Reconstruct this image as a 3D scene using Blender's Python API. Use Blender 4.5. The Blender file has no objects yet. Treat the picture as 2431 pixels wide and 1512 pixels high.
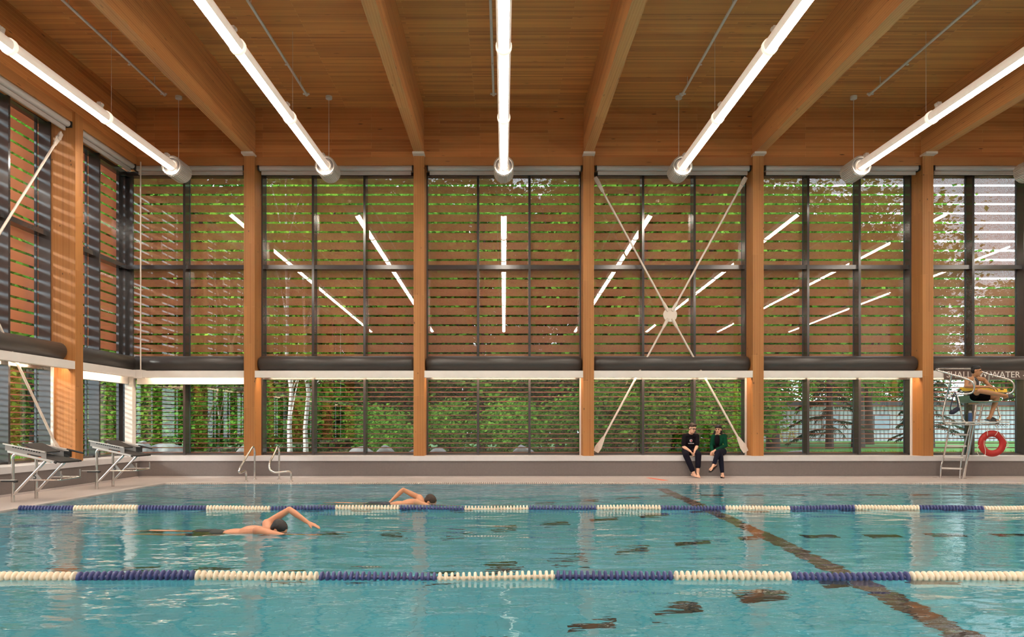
import bpy, bmesh, math, random
import numpy as np
from mathutils import Vector, Matrix, Euler
random.seed(7); np.random.seed(7)
SC = bpy.context.scene
COL = SC.collection
PI = math.pi

# ------------------------------------------------------------------ camera, sky, sun, exposure
F = 1770.0                                    # focal length in pixels of a 2431 x 1512 frame
CX, CY, EYE = 1196.0, 1010.4, 1.23            # vanishing point of the room, eye height above the deck
cam = bpy.data.cameras.new('camera'); cam.sensor_width = 36.0; cam.lens = 36.0*F/2431.0
cam.shift_x = (1215.5-CX)/2431.0; cam.shift_y = (CY-756.0)/2431.0
cam.clip_start = 0.05; cam.clip_end = 400
camo = bpy.data.objects.new('camera', cam); COL.objects.link(camo)
camo.location = (0, 0, EYE); camo.rotation_euler = (PI/2, 0, 0)
SC.camera = camo

world = bpy.data.worlds.new('sky'); SC.world = world; world.use_nodes = True
bgn = world.node_tree.nodes['Background']
bgn.inputs['Color'].default_value = (0.80, 0.90, 1.0, 1); bgn.inputs['Strength'].default_value = 3.3

sun = bpy.data.lights.new('sun', 'SUN'); sun.energy = 4.0; sun.angle = math.radians(5); sun.color = (1.0, 0.95, 0.88)
suno = bpy.data.objects.new('sun', sun); COL.objects.link(suno); suno.location = (-30, -15, 25)
suno.rotation_euler = Vector((1.0, 0.75, -0.42)).to_track_quat('-Z', 'Y').to_euler()

SC.view_settings.view_transform = 'Standard'; SC.view_settings.look = 'None'
SC.view_settings.gamma = 1.0; SC.view_settings.use_curve_mapping = False
SC.view_settings.exposure = 0.15
SC.cycles.max_bounces = 12; SC.cycles.transparent_max_bounces = 24
LAMP = 46.0                                    # radiance of the lit tubes

# ------------------------------------------------------------------ helpers
def U(px, py, Y):
    """the point of the room at depth Y that the photograph shows at pixel px, py"""
    return Vector(((px-CX)*Y/F, Y, EYE+(CY-py)*Y/F))

class MB:
    def __init__(s): s.v = []; s.f = []
    def add(s, vs, fs):
        b = len(s.v); s.v += [tuple(v) for v in vs]; s.f += [tuple(i+b for i in f) for f in fs]; return s
    def box(s, x0, x1, y0, y1, z0, z1):
        return s.add([(x0,y0,z0),(x1,y0,z0),(x1,y1,z0),(x0,y1,z0),(x0,y0,z1),(x1,y0,z1),(x1,y1,z1),(x0,y1,z1)],
                     [(0,3,2,1),(4,5,6,7),(0,1,5,4),(1,2,6,5),(2,3,7,6),(3,0,4,7)])
    def prism(s, poly, d):
        n = len(poly); d = Vector(d); p = [Vector(q) for q in poly]
        vs = p+[q+d for q in p]
        fs = [tuple(range(n))[::-1], tuple(range(n, 2*n))]+[(i, (i+1) % n, n+(i+1) % n, n+i) for i in range(n)]
        return s.add(vs, fs)
    def tube(s, pts, r, n=10, cap=True):
        """sweep a circle along a path; r is one radius or one per point"""
        P = [Vector(p) for p in pts]; m = len(P)
        R = r if isinstance(r, (list, tuple)) else [r]*m
        t0 = (P[1]-P[0]).normalized()
        up = Vector((0,0,1)) if abs(t0.z) < 0.9 else Vector((1,0,0))
        a = t0.cross(up).normalized(); vs = []
        for i in range(m):
            t = ((P[min(i+1, m-1)]-P[max(i-1, 0)])).normalized()
            a = (a-t*a.dot(t)).normalized(); b = t.cross(a)
            vs += [P[i]+(a*math.cos(2*PI*k/n)+b*math.sin(2*PI*k/n))*R[i] for k in range(n)]
        fs = [(i*n+k, i*n+(k+1) % n, (i+1)*n+(k+1) % n, (i+1)*n+k) for i in range(m-1) for k in range(n)]
        if cap: fs += [tuple(range(n))[::-1], tuple(range((m-1)*n, m*n))]
        return s.add(vs, fs)
    def lathe(s, prof, c, axis, n=16, closed=False):
        """turn (radius, height) pairs about an axis through c"""
        A = Vector(axis).normalized(); up = Vector((0,0,1)) if abs(A.z) < 0.9 else Vector((1,0,0))
        a = A.cross(up).normalized(); b = A.cross(a); c = Vector(c); vs = []
        for (r, h) in prof:
            vs += [c+A*h+(a*math.cos(2*PI*k/n)+b*math.sin(2*PI*k/n))*r for k in range(n)]
        m = len(prof)
        fs = [(i*n+k, i*n+(k+1) % n, ((i+1) % m)*n+(k+1) % n, ((i+1) % m)*n+k) for i in range(m if closed else m-1) for k in range(n)]
        if not closed: fs += [tuple(range(n))[::-1], tuple(range((m-1)*n, m*n))]
        return s.add(vs, fs)
    def sphere(s, c, r, n=12, m=8):
        c = Vector(c); r = Vector(r) if hasattr(r, '__len__') else Vector((r, r, r)); vs = [c+Vector((0,0,-r.z))]
        for j in range(1, m):
            th = -PI/2+PI*j/m
            vs += [c+Vector((r.x*math.cos(th)*math.cos(2*PI*k/n), r.y*math.cos(th)*math.sin(2*PI*k/n), r.z*math.sin(th))) for k in range(n)]
        vs.append(c+Vector((0,0,r.z))); L = len(vs)-1
        fs = [(0, 1+(k+1) % n, 1+k) for k in range(n)]
        fs += [(1+j*n+k, 1+j*n+(k+1) % n, 1+(j+1)*n+(k+1) % n, 1+(j+1)*n+k) for j in range(m-2) for k in range(n)]
        fs += [(L, 1+(m-2)*n+k, 1+(m-2)*n+(k+1) % n) for k in range(n)]
        return s.add(vs, fs)
    def mesh(s, name, mat, smooth=False, org=(0,0,0)):
        me = bpy.data.meshes.new(name); o = Vector(org)
        me.from_pydata([tuple(Vector(v)-o) for v in s.v], [], s.f); me.update()
        bm = bmesh.new(); bm.from_mesh(me); bmesh.ops.recalc_face_normals(bm, faces=bm.faces); bm.to_mesh(me); bm.free()
        if mat: me.materials.append(mat)
        if smooth:
            me.polygons.foreach_set('use_smooth', [True]*len(me.polygons))
            try: me.set_sharp_from_angle(angle=math.radians(40))
            except Exception: pass
        return me

ORG = {}
def tag(o, label=None, cat=None, group=None, kind=None):
    if label: o['label'] = label
    if cat: o['category'] = cat
    if group: o['group'] = group
    if kind: o['kind'] = kind
    return o
def root(name, loc, label, cat, group=None, kind=None):
    o = bpy.data.objects.new(name, None); COL.objects.link(o); o.location = loc; o.empty_display_size = 0.1
    ORG[o.name] = Vector(loc); return tag(o, label, cat, group, kind)
def put(name, me, parent=None, loc=(0,0,0)):
    o = bpy.data.objects.new(name, me); COL.objects.link(o); o.location = loc
    if parent is not None: o.parent = parent; ORG[o.name] = ORG[parent.name]+Vector(loc)
    else: ORG[o.name] = Vector(loc)
    return o
def mk(name, mb, mat, parent=None, smooth=False, org=None, label=None):
    """one mesh object from world-space geometry; a child when a parent is given"""
    if parent is not None: o = put(name, mb.mesh(name, mat, smooth, ORG[parent.name]), parent)
    else: o = put(name, mb.mesh(name, mat, smooth, org or (0,0,0)), None, org or (0,0,0))
    if label: o['label'] = label
    return o
def rawmesh(name, V, Fq, mat, mats=None, idx=None):
    """fast mesh of many quads from numpy arrays"""
    me = bpy.data.meshes.new(name); n = len(Fq); k = Fq.shape[1]
    me.vertices.add(len(V)); me.vertices.foreach_set('co', np.asarray(V, dtype=np.float32).ravel())
    me.loops.add(n*k); me.loops.foreach_set('vertex_index', np.asarray(Fq, dtype=np.int32).ravel())
    me.polygons.add(n); me.polygons.foreach_set('loop_start', np.arange(0, n*k, k, dtype=np.int32))
    for m in (mats or [mat]): me.materials.append(m)
    if idx is not None: me.polygons.foreach_set('material_index', np.asarray(idx, dtype=np.int32))
    me.update(); me.validate(); return me

# ------------------------------------------------------------------ materials
class NT:
    def __init__(s, name):
        s.m = bpy.data.materials.new(name); s.m.use_nodes = True; s.t = s.m.node_tree
        s.b = s.t.nodes['Principled BSDF']; s.out = s.t.nodes['Material Output']
    def n(s, typ, ins=None, **props):
        nd = s.t.nodes.new(typ)
        for k, v in props.items(): setattr(nd, k, v)
        for k, v in (ins or {}).items(): s.set(nd, k, v)
        return nd
    def set(s, nd, k, v):
        if isinstance(v, bpy.types.NodeSocket): s.t.links.new(v, nd.inputs[k])
        else: nd.inputs[k].default_value = v
    def math(s, op, a, b=0.0):
        nd = s.n('ShaderNodeMath', operation=op); s.set(nd, 0, a); s.set(nd, 1, b); return nd.outputs[0]
    def mix(s, f, a, b, mode='MIX'):
        nd = s.n('ShaderNodeMix', data_type='RGBA', blend_type=mode)
        s.set(nd, 0, f); s.set(nd, 6, a); s.set(nd, 7, b); return nd.outputs[2]
    def ramp(s, f, stops):
        nd = s.n('ShaderNodeValToRGB'); s.set(nd, 0, f); e = nd.color_ramp.elements
        e[0].position, e[0].color = stops[0]; e[1].position, e[1].color = stops[-1]
        for p, c in stops[1:-1]: q = e.new(p); q.color = c
        return nd.outputs[0]
    def obj(s): return s.n('ShaderNodeTexCoord').outputs['Object']
    def noise(s, vec, scale, detail=3, rough=0.5):
        nd = s.n('ShaderNodeTexNoise', {'Scale': scale, 'Detail': detail, 'Roughness': rough})
        s.set(nd, 'Vector', vec); return nd.outputs['Fac']
    def mapv(s, vec, scale=(1,1,1), loc=(0,0,0)):
        nd = s.n('ShaderNodeMapping'); s.set(nd, 'Vector', vec); nd.inputs['Scale'].default_value = scale; nd.inputs['Location'].default_value = loc
        return nd.outputs[0]
    def bump(s, h, strength=0.3, dist=0.01):
        nd = s.n('ShaderNodeBump', {'Strength': strength, 'Distance': dist}); s.set(nd, 'Height', h); return nd.outputs[0]
def c4(c): return (c[0], c[1], c[2], 1.0)
def plain(name, col, rough=0.5, metal=0.0, var=0.06, scale=6.0, spec=0.5, emit=None):
    """one colour with a little uneven tone"""
    t = NT(name); v = t.noise(t.obj(), scale, 3)
    a = tuple(max(0, c*(1-var)) for c in col); b = tuple(min(1, c*(1+var)) for c in col)
    t.set(t.b, 'Base Color', t.ramp(v, [(0.3, c4(a)), (0.7, c4(b))]))
    t.b.inputs['Roughness'].default_value = rough; t.b.inputs['Metallic'].default_value = metal
    t.b.inputs['Specular IOR Level'].default_value = spec
    if emit:
        t.b.inputs['Emission Color'].default_value = c4(emit[0]); t.b.inputs['Emission Strength'].default_value = emit[1]
    return t.m
def wood(name, ax, c1, c2, line, row=0.04, length=2.6, rough=0.55, knots=0.5, kd=1.3):
    """laminated softwood whose boards run along one axis"""
    t = NT(name); sp = t.n('ShaderNodeSeparateXYZ'); t.set(sp, 0, t.obj())
    rnd = t.n('ShaderNodeObjectInfo').outputs['Random']
    i = 'xyz'.index(ax); o = [k for k in range(3) if k != i]
    u = t.math('ADD', sp.outputs[i], t.math('MULTIPLY', rnd, 9.0)); v = t.math('ADD', sp.outputs[o[0]], sp.outputs[o[1]])
    cb = t.n('ShaderNodeCombineXYZ'); t.set(cb, 0, u); t.set(cb, 1, v); uv = cb.outputs[0]
    br = t.n('ShaderNodeTexBrick', {'Color1': c4(c1), 'Color2': c4(c2), 'Mortar': c4(line), 'Scale': 1.0, 'Mortar Size': 0.0035,
             'Mortar Smooth': 0.6, 'Bias': 0.0, 'Brick Width': length, 'Row Height': row}, offset=0.37, offset_frequency=3)
    t.set(br, 'Vector', uv)
    g = t.noise(t.mapv(uv, (0.9, 42, 1)), 1.0, 4, 0.6); gg = t.noise(t.mapv(uv, (0.35, 2.2, 1)), 1.0, 2)
    col = t.mix(t.math('MULTIPLY', g, 0.55), br.outputs['Color'], c4(tuple(x*0.42 for x in c1)), 'MIX')
    col = t.mix(t.ramp(gg, [(0.35, (0,0,0,1)), (0.75, (0.45,0.45,0.45,1))]), col, c4(c2))
    vo = t.n('ShaderNodeTexVoronoi', {'Scale': 1.0}, feature='F1'); t.set(vo, 'Vector', t.mapv(uv, (kd, 7.0, 1)))
    kn = t.ramp(vo.outputs['Distance'], [(0.05, (knots,)*3+(1,)), (0.10, (0,0,0,1))])
    col = t.mix(kn, col, c4((0.05, 0.02, 0.008)))
    t.set(t.b, 'Base Color', col); t.b.inputs['Roughness'].default_value = rough
    t.set(t.b, 'Normal', t.bump(br.outputs['Fac'], 0.25, 0.004)); return t.m

W1, W2, WL = (0.40, 0.17, 0.050), (0.56, 0.28, 0.090), (0.66, 0.38, 0.15)
M = {}
M['ceil'] = wood('ceiling_lamella', 'x', (0.44,0.135,0.030), (0.86,0.355,0.095), (0.95,0.56,0.24), 0.062, 3.1)
M['wallx'] = wood('wall_lamella_x', 'x', (0.42,0.13,0.030), (0.72,0.275,0.075), (0.85,0.44,0.17), 0.075, 2.6, knots=0.8)
M['wally'] = wood('wall_lamella_y', 'y', (0.42,0.13,0.030), (0.72,0.275,0.075), (0.85,0.44,0.17), 0.075, 2.6, knots=0.8)
M['beam'] = wood('glulam_beam', 'y', (0.44,0.165,0.046), (0.70,0.30,0.095), (0.80,0.46,0.20), 0.045, 4.0)
M['colw'] = wood('glulam_column', 'z', (0.38,0.142,0.036), (0.52,0.212,0.058), (0.60,0.30,0.10), 0.06, 2.4, knots=0.95, kd=3.2)
M['hdx'] = wood('header_wood_x', 'x', (0.44,0.165,0.045), (0.52,0.21,0.06), (0.44,0.17,0.045), 0.3, 6.0)
M['hdy'] = wood('header_wood_y', 'y', (0.44,0.165,0.045), (0.52,0.21,0.06), (0.44,0.17,0.045), 0.3, 6.0)
M['white'] = plain('white_paint', (0.72, 0.66, 0.62), 0.45, var=0.02)
M['cap'] = plain('bench_cap_stone', (0.58, 0.56, 0.57), 0.4, var=0.03)
M['steelw'] = plain('white_steel', (0.70, 0.60, 0.52), 0.42, var=0.02)
M['mull'] = plain('dark_bronze_aluminium', (0.046, 0.042, 0.043), 0.16, var=0.05, spec=0.9)
M['fin'] = plain('grey_blue_steel_fin', (0.085, 0.097, 0.117), 0.25, var=0.06)
M['duct'] = plain('dark_duct_metal', (0.050, 0.043, 0.039), 0.35, var=0.05)
M['blind'] = plain('blind_grey', (0.47, 0.42, 0.39), 0.5, var=0.02)
M['black'] = plain('black_plastic', (0.012, 0.012, 0.012), 0.4)
M['steel'] = plain('stainless_steel', (0.66, 0.63, 0.60), 0.22, 1.0, var=0.04)
M['matte_steel'] = plain('brushed_steel', (0.55, 0.53, 0.51), 0.42, 0.85, var=0.05)
M['lit'] = plain('lit_diffuser', (0.9, 0.9, 0.88), 0.5, emit=((1.0, 0.885, 0.75), LAMP))
M['litup'] = plain('housing_translucent', (0.80, 0.70, 0.62), 0.4, emit=((1.0, 0.80, 0.64), 0.32))
M['led'] = plain('led_strip', (0.9, 0.9, 0.9), 0.5, emit=((1.0, 0.76, 0.52), 36.0))
M['lampw'] = plain('lamp_white', (0.72, 0.66, 0.61), 0.45, var=0.02)
M['plaster'] = plain('near_wall_plaster', (0.50, 0.46, 0.42), 0.7)

def deck_mat():
    t = NT('deck_tile'); sp = t.obj(); br = t.n('ShaderNodeTexBrick', {'Color1': (0.47,0.415,0.40,1), 'Color2': (0.43,0.38,0.365,1),
        'Mortar': (0.39,0.345,0.335,1), 'Scale': 1.0, 'Mortar Size': 0.003, 'Brick Width': 0.3, 'Row Height': 0.3}, offset=0.0)
    t.set(br, 'Vector', sp); t.set(t.b, 'Base Color', t.mix(0.35, br.outputs['Color'], t.ramp(t.noise(sp, 1.3, 4), [(0.3,(0.40,0.35,0.335,1)),(0.7,(0.52,0.465,0.45,1))])))
    t.b.inputs['Roughness'].default_value = 0.33; return t.m
M['deck'] = deck_mat()
def mosaic_mat():
    t = NT('bench_mosaic_tile'); sp = t.n('ShaderNodeSeparateXYZ'); t.set(sp, 0, t.obj())
    cb = t.n('ShaderNodeCombineXYZ'); t.set(cb, 0, t.math('ADD', sp.outputs[0], sp.outputs[1])); t.set(cb, 1, sp.outputs[2])
    br = t.n('ShaderNodeTexBrick', {'Color1': (0.155,0.130,0.125,1), 'Color2': (0.135,0.114,0.110,1), 'Mortar': (0.20,0.172,0.162,1),
        'Scale': 1.0, 'Mortar Size': 0.003, 'Brick Width': 0.028, 'Row Height': 0.028}, offset=0.0)
    t.set(br, 'Vector', cb.outputs[0]); t.set(t.b, 'Base Color', br.outputs['Color']); t.b.inputs['Roughness'].default_value = 0.35; return t.m
M['mosaic'] = mosaic_mat()
def glass_mat():
    t = NT('window_glass'); ge = t.n('ShaderNodeNewGeometry'); dp = t.n('ShaderNodeVectorMath', operation='DOT_PRODUCT')
    t.t.links.new(ge.outputs['Normal'], dp.inputs[0]); t.t.links.new(ge.outputs['Incoming'], dp.inputs[1])
    fr = t.math('ADD', t.math('MULTIPLY', t.math('POWER', t.math('SUBTRACT', 1.0, t.math('ABSOLUTE', dp.outputs['Value'])), 5.0), 0.942), 0.058); gl = t.n('ShaderNodeBsdfGlossy', {'Roughness': 0.0, 'Color': (1,1,1,1)})
    tr = t.n('ShaderNodeBsdfTransparent', {'Color': (0.93, 0.96, 0.95, 1)}); mx = t.n('ShaderNodeMixShader')
    t.set(mx, 0, fr); t.set(mx, 1, tr.outputs[0]); t.set(mx, 2, gl.outputs[0])
    t.t.links.new(mx.outputs[0], t.out.inputs[0]); return t.m
M['glass'] = glass_mat()
def slat_mat():
    """perforated rust-brown sheet: small staggered holes let light through"""
    t = NT('perforated_rust_slat'); ob = t.obj()
    vo = t.n('ShaderNodeTexVoronoi', {'Scale': 1.0, 'Randomness': 0.25}, feature='F1'); t.set(vo, 'Vector', t.mapv(ob, (62, 62, 62)))
    hole = t.ramp(vo.outputs['Distance'], [(0.25, (1,1,1,1)), (0.29, (0,0,0,1))])
    t.set(t.b, 'Base Color', t.ramp(t.noise(ob, 2.5, 4), [(0.3, (0.60,0.215,0.115,1)), (0.7, (0.72,0.275,0.15,1))])); t.b.inputs['Roughness'].default_value = 0.5
    df = t.n('ShaderNodeBsdfTransparent'); mx = t.n('ShaderNodeMixShader'); t.set(mx, 0, hole)
    tl = t.n('ShaderNodeBsdfTranslucent', {'Color': (0.62,0.25,0.135,1)}); mb_ = t.n('ShaderNodeMixShader', {0: 0.35}); t.t.links.new(t.b.outputs[0], mb_.inputs[1]); t.t.links.new(tl.outputs[0], mb_.inputs[2])
    t.t.links.new(mb_.outputs[0], mx.inputs[1]); t.t.links.new(df.outputs[0], mx.inputs[2]); t.t.links.new(mx.outputs[0], t.out.inputs[0]); return t.m
M['slat'] = slat_mat()
M['louvre'] = plain('rust_louvre', (0.30, 0.085, 0.055), 0.5)
# ------------------------------------------------------------------ the setting
SLOPE = 0.022                                 # the roof falls toward the viewer
GY, GX = 18.50, -9.45                         # glass lines of the back wall and of the left wall
XR, YN = 18.4, -8.0                           # far right wall, wall behind the viewer
def zc(Y): return 8.85+(Y-17.8)*SLOPE         # ceiling
def zb(Y): return 7.70+(Y-17.6)*SLOPE         # underside of the beams
def struct(name, mb, mat, parent=None, label=None, cat=None):
    o = mk(name, mb, mat, parent)
    if parent is None: tag(o, label, cat, kind='structure')
    return o
def slab(mb, x0, x1, y0, y1, zf0, zf1):
    """box whose bottom and top follow functions of Y"""
    return mb.add([(x0,y0,zf0(y0)),(x1,y0,zf0(y0)),(x1,y1,zf0(y1)),(x0,y1,zf0(y1)),(x0,y0,zf1(y0)),(x1,y0,zf1(y0)),(x1,y1,zf1(y1)),(x0,y1,zf1(y1))],
                  [(0,3,2,1),(4,5,6,7),(0,1,5,4),(1,2,6,5),(2,3,7,6),(3,0,4,7)])
struct('ceiling', slab(MB(), -9.7, XR+0.3, YN-0.3, 18.9, zc, lambda y: zc(y)+0.3), M['ceil'], label='honey brown laminated timber ceiling above the pool', cat='ceiling')
struct('wall_back', MB().box(-8.80, XR, 17.86, 18.55, 7.652, 8.86), M['wallx'], label='timber plank wall band above the back windows', cat='wall')
struct('wall_left', slab(MB(), -9.5, -8.80, YN, 18.62, lambda y: 7.655+(y-17.8)*SLOPE, lambda y: zc(y)+0.02), M['wally'], label='timber plank wall band above the left windows', cat='wall')
struct('trim_1', MB().box(-8.78, XR, 17.82, 18.45, 7.45, 7.65), M['hdx'], label='timber header running over the back windows', cat='trim')
struct('trim_2', slab(MB(), -9.5, -8.76, YN, 17.80, lambda y: 7.45+(y-17.8)*SLOPE, lambda y: 7.65+(y-17.8)*SLOPE), M['hdy'], label='timber header running over the left windows', cat='trim')
struct('wall_right', MB().box(XR, XR+0.3, YN, 18.9, -0.1, 9.2), M['plaster'], label='plain far end wall beyond the picture', cat='wall')
struct('wall_left_end', MB().box(-9.5, -8.8, YN, -6.45, 0.5, 7.5), M['plaster'], label='plain left wall end behind the viewer', cat='wall')
nw = struct('wall_near', MB().box(-9.7, XR+0.3, YN-0.3, YN, -0.1, 9.2), M['plaster'], label='plain wall behind the viewer', cat='wall')
# deck around the pool
PX0, PX1, PY0, PY1 = -7.26, 17.74, 0.70, 15.94
WZ = -0.012
fl = MB().box(-9.5, XR+0.3, PY1+0.30, 18.55, -0.2, 0).box(-9.8, PX0, PY0, PY1+0.30, -0.2, 0).box(PX1, XR+0.3, PY0, PY1+0.30, -0.2, 0).box(-9.8, XR+0.3, YN-0.3, PY0, -0.2, 0)
fl.box(PX0, PX1, PY1, PY1+0.30, -0.2, -0.06)
floor = struct('floor', fl, M['deck'], label='pinkish grey tiled pool deck', cat='floor')
g = MB()                                      # overflow grating: many short bars across the gutter
x = PX0+0.01
while x < PX1: g.box(x, x+0.026, PY1+0.002, PY1+0.298, -0.03, 0.001); x += 0.044
go = mk('gutter_grating', g, plain('grating_plastic', (0.60,0.52,0.47), 0.5), floor); go['kind'] = 'stuff'
mk('pool_edge', MB().box(PX0-.07, PX0+.012, PY0, PY1+.001, -.07, .004), plain('pool_edge_tile', (0.52,0.45,0.42), .4), floor)
mk('cove_strip', MB().box(-8.64, XR, 17.655, 17.70, 0.0, 0.035), M['deck'], floor)
# pool shell: deep at the left, rising to a shallow shelf
SX0, SX1, DZ0, DZ1 = -1.0, 3.27, -3.24, -1.17
def pz(x): return DZ0 if x < SX0 else DZ1 if x > SX1 else DZ0+(DZ1-DZ0)*(x-SX0)/(SX1-SX0)
def pool_mat():
    t = NT('pool_tile_aqua'); ob = t.obj()
    br = t.n('ShaderNodeTexBrick', {'Color1': (0.15,0.60,0.72,1), 'Color2': (0.14,0.57,0.69,1), 'Mortar': (0.11,0.49,0.61,1), 'Scale': 1.0,
        'Mortar Size': 0.008, 'Brick Width': 0.25, 'Row Height': 0.25}, offset=0.0); t.set(br, 'Vector', ob)
    t.set(t.b, 'Base Color', br.outputs['Color']); t.b.inputs['Roughness'].default_value = 0.4; return t.m
M['pool'] = pool_mat()
ps = MB(); xs = [PX0, SX0, SX1, PX1]
for a, b in zip(xs, xs[1:]):
    ps.add([(a,PY0,pz(a)),(b,PY0,pz(b)),(b,PY1,pz(b)),(a,PY1,pz(a)),(a,PY0,pz(a)-.2),(b,PY0,pz(b)-.2),(b,PY1,pz(b)-.2),(a,PY1,pz(a)-.2)],
           [(0,1,2,3),(7,6,5,4),(0,4,5,1),(1,5,6,2),(2,6,7,3),(3,7,4,0)])
pool = struct('pool_floor', ps, M['pool'], label='pale aqua tiled pool floor sloping up to the shallow end', cat='pool floor')
mk('pool_wall', MB().box(PX0-0.2, PX0, PY0-.2, PY1+.2, -3.6, -0.001).box(PX1, PX1+.2, PY0-.2, PY1+.2, -3.6, -0.001).box(PX0, PX1, PY1, PY1+.2, -3.6, -0.061).box(PX0, PX1, PY0-.2, PY0, -3.6, -0.001), M['pool'], pool)
dark = plain('lane_tile_black', (0.012, 0.018, 0.018), 0.5); brown = plain('depth_line_brown', (0.10, 0.055, 0.04), 0.5)
for li, ly in enumerate((14.55, 12.05, 9.55, 7.05, 4.55)):
    for k in range(-6, 20):
        xc_ = .81*k if k >= -1 else -.81+.97*(k+1); x, e = xc_-.22, xc_+.22
        if x < SX1 < e: e = SX1-.03
        if x < SX0 < e: x = SX0+.01
        z0, z1 = pz(x)+.006, pz(e)+.006
        mk('lane_dash', MB().add([(x,ly-.13,z0),(e,ly-.13,z1),(e,ly+.13,z1),(x,ly+.13,z0),(x,ly-.13,z0-.02),(e,ly-.13,z1-.02),(e,ly+.13,z1-.02),(x,ly+.13,z0-.02)],
               [(0,1,2,3),(7,6,5,4),(0,4,5,1),(1,5,6,2),(2,6,7,3),(3,7,4,0)]), dark, pool)
mk('depth_line', MB().box(SX1-.02, SX1+.22, PY0, PY1, DZ1-.02, DZ1+.008), brown, pool)
def water_mat():
    t = NT('rippled_water'); ob = t.obj()
    n1 = t.noise(t.mapv(ob, (0.9, 1.9, 1)), 1.0, 2, 0.5); n2 = t.noise(t.mapv(ob, (2.6, 5.2, 1), (3,1,0)), 1.0, 2, 0.5); n3 = t.noise(t.mapv(ob, (7, 13, 1)), 1.0, 2, 0.5)
    amp = t.ramp(t.noise(t.mapv(ob, (0.16, 0.22, 1)), 1.0, 1), [(0.35, (0.35,0.35,0.35,1)), (0.65, (1,1,1,1))])
    h = t.math('ADD', t.math('ADD', n1, t.math('MULTIPLY', n2, 0.33)), t.math('MULTIPLY', n3, 0.07)); h = t.math('MULTIPLY', h, amp)
    bp = t.bump(h, 1.0, 0.044)
    t.b.inputs['Base Color'].default_value = (0.80, 0.98, 0.99, 1); t.b.inputs['Roughness'].default_value = 0.0; t.b.inputs['IOR'].default_value = 1.333
    t.b.inputs['Transmission Weight'].default_value = 1.0; t.set(t.b, 'Normal', bp); return t.m
M['water'] = water_mat()
wv = MB().add([(PX0,PY0,WZ),(PX1,PY0,WZ),(PX1,PY1,WZ),(PX0,PY1,WZ)], [(0,1,2,3)])
wo = mk('pool_water', wv, M['water']); tag(wo, 'rippling turquoise water filling the swimming pool', 'water', kind='stuff')

# bench ledge along the back and the left windows
lb = root('bench_ledge', (0, 17.7, 0), 'low white topped bench ledge with grey mosaic front under back windows', 'ledge')
mk('tiled_front', MB().box(-8.70, XR, 17.72, 18.56, 0.0, 0.392), M['mosaic'], lb)
mk('cap', MB().box(-8.641, XR, 17.69, 18.56, 0.392, 0.51), M['cap'], lb)
ll = root('bench_ledge', (-8.65, 8, 0), 'low white topped bench ledge with grey mosaic front under left windows', 'ledge')
mk('tiled_front', MB().box(-9.52, -8.67, YN, 17.73, 0.0, 0.392), M['mosaic'], ll)
mk('cap', MB().box(-9.52, -8.64, YN, 18.56, 0.392, 0.51), M['cap'], ll)
mk('cove_strip', MB().box(-8.66, -8.62, PY0, 17.6, 0.0, 0.035), M['deck'], ll)

# ------------------------------------------------------------------ glulam columns and beams
CH = 0.128
cols = [(-6.06, 'leftmost back column, behind the pool handrails'), (-2.02, 'second back column, left of the centre light'), (2.02, 'third back column, at left end of the cross brace'),
        (6.06, 'fourth back column, right of the seated pair'), (10.10, 'fifth back column, beside the lifeguard chair'), (14.14, 'back column outside the picture to the right')]
for cx, lab in cols:
    r = root('glulam_column', (cx, 17.75, 0.51), 'orange brown glulam timber column, '+lab, 'column', 'glulam columns')
    mk('shaft', MB().box(cx-CH, cx+CH, 17.75, 18.30, 0.51, 7.65), M['colw'], r)
    mk('bearing_plate', MB().box(cx-CH-.01, cx+CH+.01, 17.58, 18.0, 7.651, 7.699), M['steelw'], r, label='white steel bearing plate')
lcols = [(15.28, 'on the left wall between the two starting blocks'), (9.88, 'on the left wall, second from the corner, outside the picture'), (4.48, 'on the left wall, third from the corner, outside the picture'), (-0.92, 'on the left wall, fourth from the corner, outside the picture'), (-6.32, 'on the left wall, fifth from the corner, outside the picture')]
for cy, lab in lcols:
    r = root('glulam_column', (-8.7, cy, 0.51), 'orange brown glulam timber column '+lab, 'column', 'glulam columns')
    zt = 7.655+(cy-17.8)*SLOPE
    mk('shaft', MB().box(-9.25, -8.70, cy-CH-.012, cy+CH+.012, 0.51, zt), M['colw'], r)
BH = 0.11
beams = [(-6.06, 'second from the left wall'), (-2.02, 'left of the centre light'), (2.02, 'right of the centre light'), (6.06, 'above the column right of the seated pair'), (10.10, 'at the right edge above the lifeguard chair'), (14.14, 'outside the picture to the right')]
for bx, lab in beams:
    o = mk('roof_beam', slab(MB(), bx-BH, bx+BH, YN, 17.86, zb, zc), M['beam'], org=(bx, 10, 8))
    tag(o, 'deep glulam roof beam '+lab, 'beam', 'glulam roof beams')

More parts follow.
